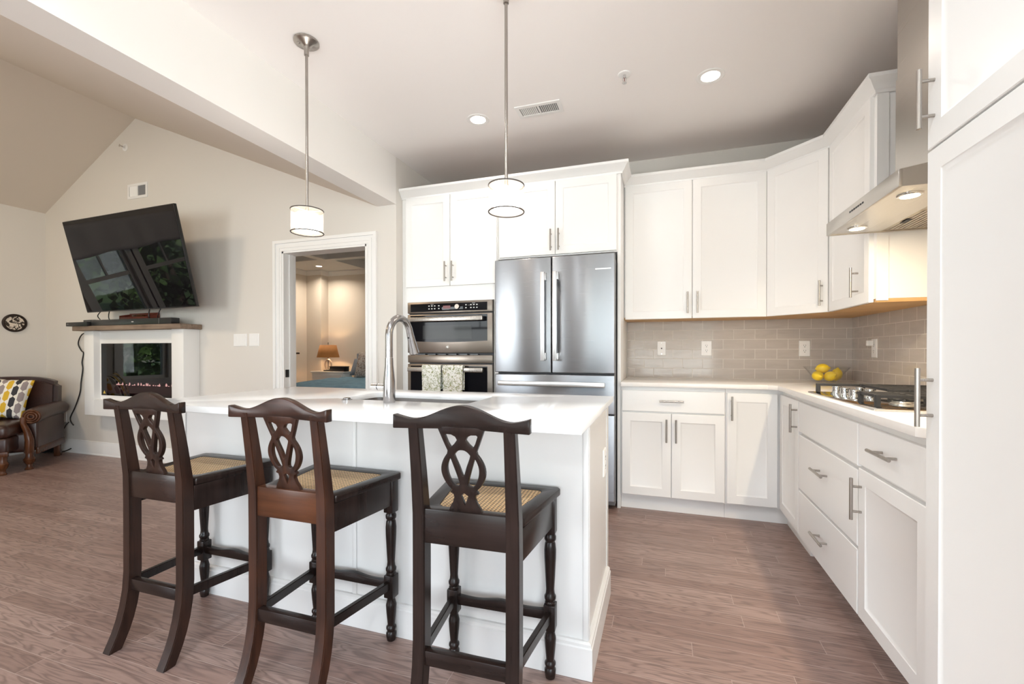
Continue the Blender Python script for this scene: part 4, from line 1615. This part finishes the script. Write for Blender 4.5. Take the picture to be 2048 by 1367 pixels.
    right = [(x + .002, v) for x, v in spline(right)]
    H.append(right)
    H.append([(-x, v) for x, v in reversed(right)])
    mid = [(0, .435), (.012, .55), (.024, .668), (.022, .695), (.015, .722), (.006, .738), (-.006, .738), (-.015, .722), (-.022, .695), (-.024, .668), (-.012, .55)]
    H.append(spline(mid))
    cor = [(.034, .768), (.042, .82), (.050, .905), (.046, .918), (.030, .915), (.018, .892), (.013, .855), (.022, .81)]
    H.append(cor)
    H.append([(-x, v) for x, v in reversed(cor)])
    holes = [[(x, zmap(v)) for x, v in h_] for h_ in H]
    sp_ = B().prism(outl, 'y', -.007, .007, holes=holes, bev=.0012)
    for v in sp_.bm.verts:
        k = (v.co.z - zb) / (zt - zb)
        v.co.y += -.158 - .036 * k
    sp_.obj('splat', wood, p)
    return p


bar_stool((-1.838, 1.328, 0), 0, 'stool_mid', 'stool_mid_rail', 'stool_mid_rail', 'dark wooden bar stool with a cane seat, at the island end nearest the fireplace')
bar_stool((-1.193, 1.328, 0), 0, 'stool_red', 'stool_rail', 'stool_crest', 'reddish brown bar stool with a cane seat, the middle one of three')
bar_stool((-.543, 1.321, 0), math.radians(2), 'stool_dark', 'stool_dark_rail', 'stool_dark_rail', 'near-black bar stool with a cane seat, nearest the kitchen aisle')

# ================================================================== LIVING ROOM
# --- television on an arm
tvc = [Vector(v) for v in ((-5.59, 2.72, 2.41), (-4.01, 2.69, 2.42), (-4.0, 2.88, 1.54), (-5.58, 2.91, 1.53))]
cen = sum(tvc, Vector()) / 4
tu = ((tvc[1] + tvc[2]) / 2 - (tvc[0] + tvc[3]) / 2).normalized()
tn = tu.cross(((tvc[0] + tvc[1]) / 2 - (tvc[2] + tvc[3]) / 2).normalized()).normalized()   # points at the room
tv_up = tn.cross(tu)
tm = Matrix((tu.to_4d(), tv_up.to_4d(), tn.to_4d(), (0, 0, 0, 1))).transposed()
for i in range(3):
    tm[i][3] = cen[i]
    tm[3][i] = 0
tm[3][3] = 1
tv = thing('television', cen, 'large black wall-mounted television tilted above the fireplace', 'television')


def tbox(*a, bev=0.):
    t = B().box(*a, bev)
    bmesh.ops.transform(t.bm, matrix=tm, verts=t.bm.verts)
    return t


TW, TH = 1.585, .895
tbox(-TW / 2, TW / 2, -TH / 2, TH / 2, -.030, -.002, bev=.003).obj('case', 'black', tv)
tbox(-TW / 2 + .006, TW / 2 - .006, -TH / 2 + .010, TH / 2 - .006, -.002, .0005).obj('screen', 'screen', tv)
tbox(-.3, .3, -.25, .2, -.075, -.03, bev=.01).obj('rear_housing', 'black', tv)
mt = B()
mt.box(cen.x - .2, cen.x + .2, YL - .02, YL - .001, 1.78, 2.16)
mt.box(cen.x - .03, cen.x + .03, cen.y + .05, YL - .015, 1.92, 2.0)
mt.obj('wall_mount', 'matte_black', tv)

# --- wall-hung electric fireplace
FP0, FP1, FZ0, FZ1, FYf = -5.808, -4.338, .470, 1.354, 3.0
fp = thing('fireplace', (-5.07, 3.08, FZ0), 'white wall-hung electric fireplace surround under the television', 'fireplace')
b = B()
b.box(FP0, -5.655, FYf, YL - .001, FZ0, FZ1, .002).box(-4.500, FP1, FYf, YL - .001, FZ0, FZ1, .002)
b.box(-5.655, -4.500, FYf, YL - .001, FZ0, .633)
b.box(-5.655, -4.500, FYf + .058, YL - .001, 1.222, FZ1)
b.box(-5.655, -5.640, FYf + .058, YL - .001, .633, 1.222).box(-4.545, -4.500, FYf + .058, YL - .001, .633, 1.222)
b.box(-5.640, -4.545, FYf + .058, YL - .001, .633, .676)
b.obj('surround', 'trim', fp)
mtl = [(-5.90, 2.945), (-4.30, 2.945), (-4.30, YL - .001), (-5.90, YL - .001)]
B().prism(mtl, 'z', FZ1, FZ1 + .048, bev=.006).obj('mantel_shelf', 'mantel', fp)
fi = B()
fi.box(-5.639, -4.546, 3.150, YL - .002, .677, 1.221)
fi.box(-5.639, -5.600, 3.062, 3.150, .677, 1.221).box(-4.585, -4.546, 3.062, 3.150, .677, 1.221)
fi.box(-5.600, -4.585, 3.062, 3.150, 1.185, 1.221).box(-5.600, -4.585, 3.062, 3.150, .677, .70)
fo = fi.obj('firebox', 'black', fp)
B().box(-5.639, -4.546, 3.0575, 3.0615, .677, 1.221).obj('glass', 'fire_glass', fo)
B().box(-5.600, -4.585, 3.07, 3.149, .70, .785).obj('ember_bed', 'ember', fo)
fl = B()
random.seed(3)
x = -5.47
while x < -4.62:
    hh = random.choice((.008, .012, .016, .030))
    fl.lathe([(.004, 0), (.007, hh * .35), (.0035, hh * .75), (.0005, hh)], (x, 3.10 + random.uniform(-.025, .02)), .785, 8)
    x += random.uniform(.016, .045)
fl.obj('flames', 'flame', fo)
B().prism([(-5.61, .695), (-5.572, .695), (-5.582, .716), (-5.591, .728), (-5.60, .716)], 'y', 3.0565, 3.0574).obj('sticker', 'pipe', fo)

# --- things on the mantel
MT = FZ1 + .048
sb = thing('soundbar', (-5.03, 2.99, MT), 'long black soundbar lying on the mantel', 'speaker')
B().box(-5.60, -4.43, 2.952, 3.032, MT, MT + .060, .005).obj('body', 'black', sb)
B().box(-4.60, -4.597, 2.9512, 2.952, MT + .004, MT + .056).obj('seam', 'fridge_side', sb)
B().box(-4.985, -4.955, 2.951, 2.952, MT + .026, MT + .034).obj('badge', 'label_white', sb)
cb = thing('cable_box', (-5.80, 3.0, MT), 'low black cable box at the end of the mantel above the cord', 'electronics')
B().box(-5.97, -5.63, 2.93, 3.10, MT, MT + .042, .004).obj('case', 'black', cb)
B().cyl((-5.935, 2.9305, MT + .022), (-5.935, 2.929, MT + .022), .008).obj('button', 'fridge_side', cb)
mb = thing('media_box', (-5.73, 3.05, MT + .042), 'small flat black media box stacked on the cable box', 'electronics')
B().box(-5.80, -5.62, 2.99, 3.10, MT + .0425, MT + .068, .004).obj('case', 'black', mb)
B().box(-5.76, -5.68, 2.9892, 2.99, MT + .052, MT + .056).obj('front_strip', 'fridge_side', mb)
rd = thing('wooden_box', (-5.1, 3.1, MT), 'open reddish wooden box behind the soundbar on the mantel', 'box')
wx0, wx1, wy0, wy1, wz = -5.33, -4.89, 3.045, 3.148, MT + .125
b = B().box(wx0, wx1, wy1 - .01, wy1, MT, wz + .01, .003).box(wx0, wx1, wy0, wy0 + .01, MT, wz - .035, .003)
b.prism([(wy0, MT), (wy1 - .01, MT), (wy1 - .01, wz), (wy0, wz - .02)], 'x', wx0, wx0 + .012).prism([(wy0, MT), (wy1 - .01, MT), (wy1 - .01, wz), (wy0, wz - .02)], 'x', wx1 - .012, wx1)
b.box(wx0, wx1, wy0, wy1, MT, MT + .01)
b.obj('shell', 'red_wood', rd)
B().box(wx0 + .14, wx0 + .30, wy0 + .03, wy0 + .06, MT + .01, wz - .012, .004).obj('contents', 'chair_wood', rd)


def cord(name, pts, r, label, group=None, m='black'):
    # Catmull-Rom through the points
    P = [Vector(p) for p in pts]
    out = []
    for i in range(len(P) - 1):
        p0, p1, p2, p3 = P[max(i - 1, 0)], P[i], P[i + 1], P[min(i + 2, len(P) - 1)]
        for k in range(6):
            t_ = k / 6
            out.append(.5 * ((2 * p1) + (p2 - p0) * t_ + (2 * p0 - 5 * p1 + 4 * p2 - p3) * t_ ** 2 + (3 * p1 - p0 - 3 * p2 + p3) * t_ ** 3))
    out.append(P[-1])
    tag(B().tube(out, r, 8).obj(name, m, loc=P[-1], smooth=1.2), label, 'cord', group)


cord('power_cable', [(-5.91, YL - .03, 1.353), (-6.09, YL - .025, 1.33), (-6.19, YL - .012, 1.23), (-6.14, YL - .012, 1.15), (-6.10, YL - .012, 1.12), (-6.13, YL - .010, 1.02), (-6.12, YL - .010, .94),
                    (-6.15, YL - .010, .80), (-6.17, YL - .010, .68), (-6.25, YL - .012, .52), (-6.33, YL - .015, .40), (-6.31, YL - .02, .345), (-6.23, YL - .04, .318)], .006,
     'long black cord hanging down the wall beside the fireplace')
for (xa, ya, za), (xb_, yb_, zb_), lab in (((-5.50, 2.93, 1.56), (-5.64, 3.05, MT + .075), 'black cord dropping from the television onto the media box'),
                                          ((-5.45, 2.93, 1.55), (-5.44, 3.10, MT + .003), 'black cord hanging behind the soundbar, next along from the media box'),
                                          ((-4.84, 2.93, 1.56), (-4.85, 3.10, MT + .003), 'black cord hanging beside the wooden box under the television'),
                                          ((-4.66, 2.93, 1.56), (-4.78, 3.10, MT + .003), 'slanting black cord under the television, farthest from the media box')):
    cord('television_cable', [(xa, ya + .11, za + .06), ((xa + xb_) / 2 + .01, (ya + yb_) / 2, (za + zb_) / 2), (xb_, yb_, zb_)], .0045, lab, 'cords under the television')

# outlet and gear behind the armchair
op = outlet('wall_outlet', (-6.47, YL - .0001, .40), UX, FY, 'white wall outlet low behind the leather armchair', 'duplex', wd=.09, ht=.13)
tag(B().box(-6.53, -6.46, YL - .085, YL - .0085, .30, .36, .006).obj('power_adapter', 'plate', loc=(-6.5, YL - .05, .30)), 'white power adapter plugged in low on the wall behind the armchair', 'adapter')
cord('adapter_cable', [(-6.47, YL - .05, .30), (-6.42, YL - .035, .265), (-6.38, YL - .03, .31), (-6.33, YL - .03, .345)], .0045, 'short dark cord looping from the white adapter by the armchair', m='matte_black')
tag(B().box(-6.66, -6.56, 3.03, 3.13, 0, .31, .008).obj('tower_speaker', 'black', loc=(-6.61, 3.08, 0)), 'slim black tower box on the floor behind the armchair', 'speaker')
cord('floor_cable', [(-6.57, 3.03, .012), (-6.45, 3.06, .010), (-6.36, 3.10, .02), (-6.30, 3.13, .05)], .006, 'black cord lying on the floor by the baseboard behind the armchair')

# --- carved plaque
pq = thing('wall_plaque', (XL, 2.893, 1.453), 'round dark wooden plaque with a carved pattern on the side wall', 'wall decoration')
mr = Matrix.Translation((XL, 2.893, 1.453)) @ RYm(PI / 2)
B().lathe([(.077, 0), (.077, .012), (.082, .020), (.092, .022), (.098, .016), (.100, 0)], n=48, mtx=mr, cap=False).obj('rim', 'dark_rim', pq)
B().lathe([(.078, 0), (.078, .008)], n=48, mtx=mr).obj('carved_panel', 'carved', pq)

# --- leather armchair in the corner
f2 = Vector((.72, -.69, 0)).normalized()
ang = math.atan2(-f2.x, f2.y)
fcn = Vector((-6.045, 2.325, 0))
ac = thing('armchair', (fcn.x - f2.x * .33, fcn.y - f2.y * .33, 0), 'brown leather armchair with rolled arms in the living room corner', 'armchair', rotz=ang, local=True)
# local: +y faces the room, -x is the arm the camera sees; front at y = .33, back at y = -.35
b = B().box(-.33, .33, -.34, .325, .165, .36, .03, 3)
b.obj('seat_base', 'leather', ac)
cu = B().box(-.275, .275, -.20, .54, .335, .455, .045, 4)
for v in cu.bm.verts:
    if v.co.z > .4:
        v.co.z += .02 * max(0, 1 - (v.co.x / .3) ** 2)
cu.obj('seat_cushion', 'leather', ac, 1.)
B().box(-.265, .265, .30, .525, .20, .338, .02, 3).obj('front_apron', 'leather', ac)
B().box(-.27, .27, .505, .532, .17, .215, .004).obj('front_rail', 'chair_wood', ac)
# back with a rounded top
bp = []
for k in range(25):
    u = -1 + 2 * k / 24
    bp.append((u * .365, .80 + .075 * (1 - abs(u) ** 3.2)))
bk = B().prism([(-.355, .24), (.355, .24)] + bp[::-1], 'y', -.35, -.19)
ed = [e for e in bk.bm.edges if e.calc_face_angle(0) > .9]
bmesh.ops.bevel(bk.bm, geom=ed, offset=.035, segments=4, affect='EDGES')
bk.obj('back', 'leather', ac, 1.)
for s in (-1, 1):
    a = B()
    a.box(s * .335 - .045, s * .335 + .045, -.33, .275, .17, .50, .02, 3)
    t_ = [(s * .345, -.34 + .64 * k / 12, .525 + .012 * math.sin(k / 12 * PI) - .02 * (k / 12)) for k in range(13)]
    a.tube(t_, [.068] + [.075] * 11 + [.07], 20)
    ao = a.obj('arm', 'leather', ac, 1.)
    # carved front of the arm: scroll and S-shaped stile
    w_ = B()
    for k in range(3):
        r_ = .060 - .019 * k
        w_.tube([(s * .345 + r_ * math.cos(2 * PI * j / 24), .302 + .004 * k, .505 + r_ * math.sin(2 * PI * j / 24)) for j in range(25)], .010, 8)
    w_.tube([(s * .292, .305, .50), (s * .296, .318, .44), (s * .330, .335, .36), (s * .345, .340, .28), (s * .342, .335, .21), (s * .338, .33, .165)], [.024, .022, .027, .033, .034, .036], 14)
    w_.obj('arm_front', 'chair_wood', ac, 1.)
    lg = B().lathe([(.030, 0), (.034, .008), (.024, .025), (.022, .05), (.038, .075), (.042, .10), (.030, .125), (.032, .17)], (s * .338, .325), 0, 24)
    lg.obj('leg', 'chair_wood', ac)
    lg = B().lathe([(.024, 0), (.028, .008), (.020, .022), (.020, .045), (.032, .065), (.040, .10), (.030, .125), (.032, .175)], (s * .225, .498), 0, 24)
    lg.obj('leg', 'chair_wood', ac)
    lg = B()
    lg.box(s * .33 - .025, s * .33 + .025, -.33, -.28, 0, .20, .005)
    lg.obj('leg', 'chair_wood', ac)
    B().box(s * .375 - .010, s * .375 + .010, -.32, .28, .135, .20, .004).obj('side_rail', 'chair_wood', ac)

# cushion on the armchair
pw = B()


def pil(s):
    def fn(u, v):
        a, c = 2 * u - 1, 2 * v - 1
        e = (1 - abs(a) ** 2.6) * (1 - abs(c) ** 2.6)
        pin = 1 - .07 * (1 - abs(a * c)) * max(abs(a), abs(c)) ** 4
        return (a * .20 * pin, s * .075 * max(0, e) ** .55, c * .20 * pin)
    return fn


pw.grid(22, 22, pil(1)).grid(22, 22, pil(-1))
bmesh.ops.remove_doubles(pw.bm, verts=pw.bm.verts, dist=.0005)
bmesh.ops.recalc_face_normals(pw.bm, faces=pw.bm.faces)
po = pw.obj('throw_pillow', 'hex', smooth=1.5)
chm = Matrix.Translation((fcn.x - f2.x * .33, fcn.y - f2.y * .33, 0)) @ RZm(ang)
po.matrix_world = chm @ Matrix.Translation((-.03, .01, .675)) @ RXm(.28) @ RYm(-.12)
tag(po, 'white throw pillow with mustard, grey and black hexagons on the armchair', 'pillow')

# --- window valance
va = B()


def vfn(u, v):
    y = .38 + (2.30 - .38) * u
    return (XL + .05 + .012 * math.sin(u * 40) * (1 - v * .6), y, 1.99 + .39 * v + .012 * math.sin(u * 19) * (1 - v))


va.grid(60, 8, vfn)
vo = va.obj('window_valance', 'valance', loc=(XL + .05, 1.3, 2.04), smooth=1.2)
s = vo.modifiers.new('thickness', 'SOLIDIFY')
s.thickness = .006
tag(vo, 'white gathered valance across the top of the living room windows', 'valance')

# --- trees outside the living room windows
random.seed(11)


def tree(x, y, h, r, label):
    p = thing('garden_tree', (x, y, -.3), label, 'tree', 'trees outside the living room')
    B().tube([(x, y, -.3), (x + .1, y - .05, h * .35), (x, y + .1, h * .7)], [.14, .11, .05], 10).obj('trunk', 'bark', p)
    t_ = bmesh.new()
    for k in range(3600):
        d_ = Vector((random.gauss(0, 1), random.gauss(0, 1), random.gauss(0, 1))).normalized()
        rr = random.uniform(.55, 1.0) ** .5
        c = Vector((x, y, h * .52)) + Vector((d_.x * r * rr, d_.y * r * rr, d_.z * h * .48 * rr))
        if c.z < -.2:
            continue
        a = Vector((random.uniform(-1, 1), random.uniform(-1, 1), random.uniform(-1, 1))).normalized()
        bb = a.cross(d_).normalized() if a.cross(d_).length > .1 else Vector((0, 0, 1))
        sz = random.uniform(.08, .17)
        q = [c + a * sz, c + bb * sz * .5, c - a * sz, c - bb * sz * .5]
        t_.faces.new([t_.verts.new(v) for v in q])
    B().add(t_).obj('foliage', 'leaf', p, smooth=0)


tree(-9.7, -.5, 6.6, 1.75, 'leafy green tree close outside the wider living room window')
tree(-10.0, 3.4, 6.0, 1.6, 'leafy green tree outside the narrow living room window')
tree(-13.6, -2.9, 7.4, 2.2, 'tall leafy green tree farther out, behind the tree by the wider window')


# ================================================================== BEDROOM
bd = thing('bed', (-4.7, 6.0, 0), 'bed with a blue spread and a grey upholstered headboard', 'bed')
B().box(-5.50, -3.85, 4.95, 7.1, .0, .35, .01).obj('base', 'headboard', bd)


def bed_top(u, v):
    x = -5.62 + 1.85 * u
    y = 4.88 + 2.24 * v
    eu, ev = min(u, 1 - u) * 1.85, min(v, 1) * 2.24
    drop = .16 * math.exp(-(eu / .06)) + .16 * math.exp(-(ev / .06))
    z = .665 - drop + .012 * math.sin(x * 9 + y * 4) + .010 * math.sin(y * 13 - x * 3) + .035 * max(0, v - .7)
    return (x, y, z)


sp_ = B().grid(50, 60, bed_top)
r = bmesh.ops.extrude_edge_only(sp_.bm, edges=[e for e in sp_.bm.edges if len(e.link_faces) == 1])
vs = [g for g in r['geom'] if isinstance(g, bmesh.types.BMVert)]
for v in vs:
    v.co.z = .22
sp_.obj('bedspread', 'blue', bd, 1.2)
hb = B().box(-5.62, -3.75, 7.13, 7.24, .25, 1.095, .02, 3)
hb.obj('headboard', 'headboard', bd)


def bed_pillow(c, rx, rz, sx, sz, th, m, label):
    q = B()

    def mk(s_):
        def fn(u, v):
            a, c2 = 2 * u - 1, 2 * v - 1
            e = (1 - abs(a) ** 2.6) * (1 - abs(c2) ** 2.6)
            return (a * sx, s_ * th * max(0, e) ** .5, c2 * sz)
        return fn
    q.grid(16, 16, mk(1)).grid(16, 16, mk(-1))
    bmesh.ops.remove_doubles(q.bm, verts=q.bm.verts, dist=.0005)
    bmesh.ops.recalc_face_normals(q.bm, faces=q.bm.faces)
    o_ = q.obj('bed_pillow', m, smooth=1.5)
    o_.matrix_world = Matrix.Translation(c) @ RZm(rz) @ RXm(rx)
    tag(o_, label, 'pillow', 'pillows on the bed')


bed_pillow((-5.24, 6.93, .84), -.45, 0, .32, .17, .08, 'greyblue', 'grey-blue pillow leaning at the edge of the bed by the headboard')
bed_pillow((-5.02, 6.70, .89), -.35, .1, .24, .24, .08, 'paisley', 'patterned pillow in front of the grey-blue pillow on the bed')

ns = thing('nightstand', (-6.0, 7.05, 0), 'pale nightstand between the bed and the bedroom corner', 'nightstand')
B().box(-6.40, -5.68, 6.82, 7.085, .10, .725, .004).obj('body', 'trim', ns)
B().box(-6.42, -5.66, 6.80, 7.088, .725, .752, .004).obj('top', 'trim', ns)
for k in range(2):
    B().front((-6.38, 6.82, .15 + .28 * k), UX, FY, .68, .26, .015, False).obj('drawer', 'trim', ns)
for x in (-6.36, -5.72):
    for y in (6.86, 7.05):
        B().box(x - .02, x + .02, y - .02, y + .02, 0, .10).obj('leg', 'trim', ns)
LX, LY, LZ = -6.13, 6.95, .752
la = thing('table_lamp', (LX, LY, LZ), 'lit table lamp with a brown shade and a glass oval body on the nightstand', 'lamp')
B().box(LX - .07, LX + .07, LY - .05, LY + .05, LZ, LZ + .022, .004).obj('base', 'black', la)
lb = B()
lb.tube([(LX + .075 * math.cos(2 * PI * k / 36), LY, LZ + .125 + .098 * math.sin(2 * PI * k / 36)) for k in range(37)], .013, 10)
lb.obj('glass_ring', 'pale_glass', la)
B().cyl((LX, LY, LZ + .02), (LX, LY, LZ + .32), .006).obj('stem', 'matte_black', la)
lsd = B().lathe([(.205, LZ + .268), (.150, LZ + .505)], (LX, LY), 0, 40, cap=False)
lso = lsd.obj('lamp_shade', 'lampshade', la)
s = lso.modifiers.new('thickness', 'SOLIDIFY')
s.thickness = .002
B().cyl((LX, LY, LZ + .32), (LX, LY, LZ + .54), .005).ball((LX, LY, LZ + .545), .010, seg=12).obj('finial', 'matte_black', la)
d = bpy.data.lights.new('bedside_bulb', 'POINT')
d.energy = 7
d.color = (1, .66, .34)
d.shadow_soft_size = .03
o = bpy.data.objects.new('bedside_bulb', d)
o.location = (LX + .02, LY, LZ + .39)
COL.objects.link(o)
ck_ = thing('storage_box', (-5.86, 6.93, .752), 'low dark box beside the lamp on the nightstand', 'box')
B().box(-6.04, -5.70, 6.88, 7.02, .752, .838, .004).obj('case', 'black', ck_)
B().box(-6.05, -5.69, 6.875, 7.025, .838, .850, .003).obj('lid', 'matte_black', ck_)

dr = thing('dresser', (-6.57, 6.0, 0), 'pale dresser with a dark top against the bedroom side wall', 'dresser')
B().box(XL + .005, -6.38, 5.62, 6.42, .06, 1.085, .004).obj('body', 'trim', dr)
B().box(XL + .003, -6.34, 5.59, 6.46, 1.085, 1.115, .003).obj('top', 'dark_rim', dr)
for k in range(4):
    dw = B().front((-6.38, 5.64, .08 + .25 * k), UY, UX, .76, .235, .015, False).obj('drawer', 'trim', dr)
    B().ball((-6.355, 6.02, .08 + .25 * k + .12), .014, seg=12).obj('knob', 'nickel', dw)
can(-6.156, 6.748, CE, 'recessed light in the bedroom ceiling seen through the doorway', 14, None, (1, .86, .70))
can(-3.4, 5.3, 2.90, 'recessed light in the bedroom ceiling hidden past the door head', 14, None, (1, .86, .70))
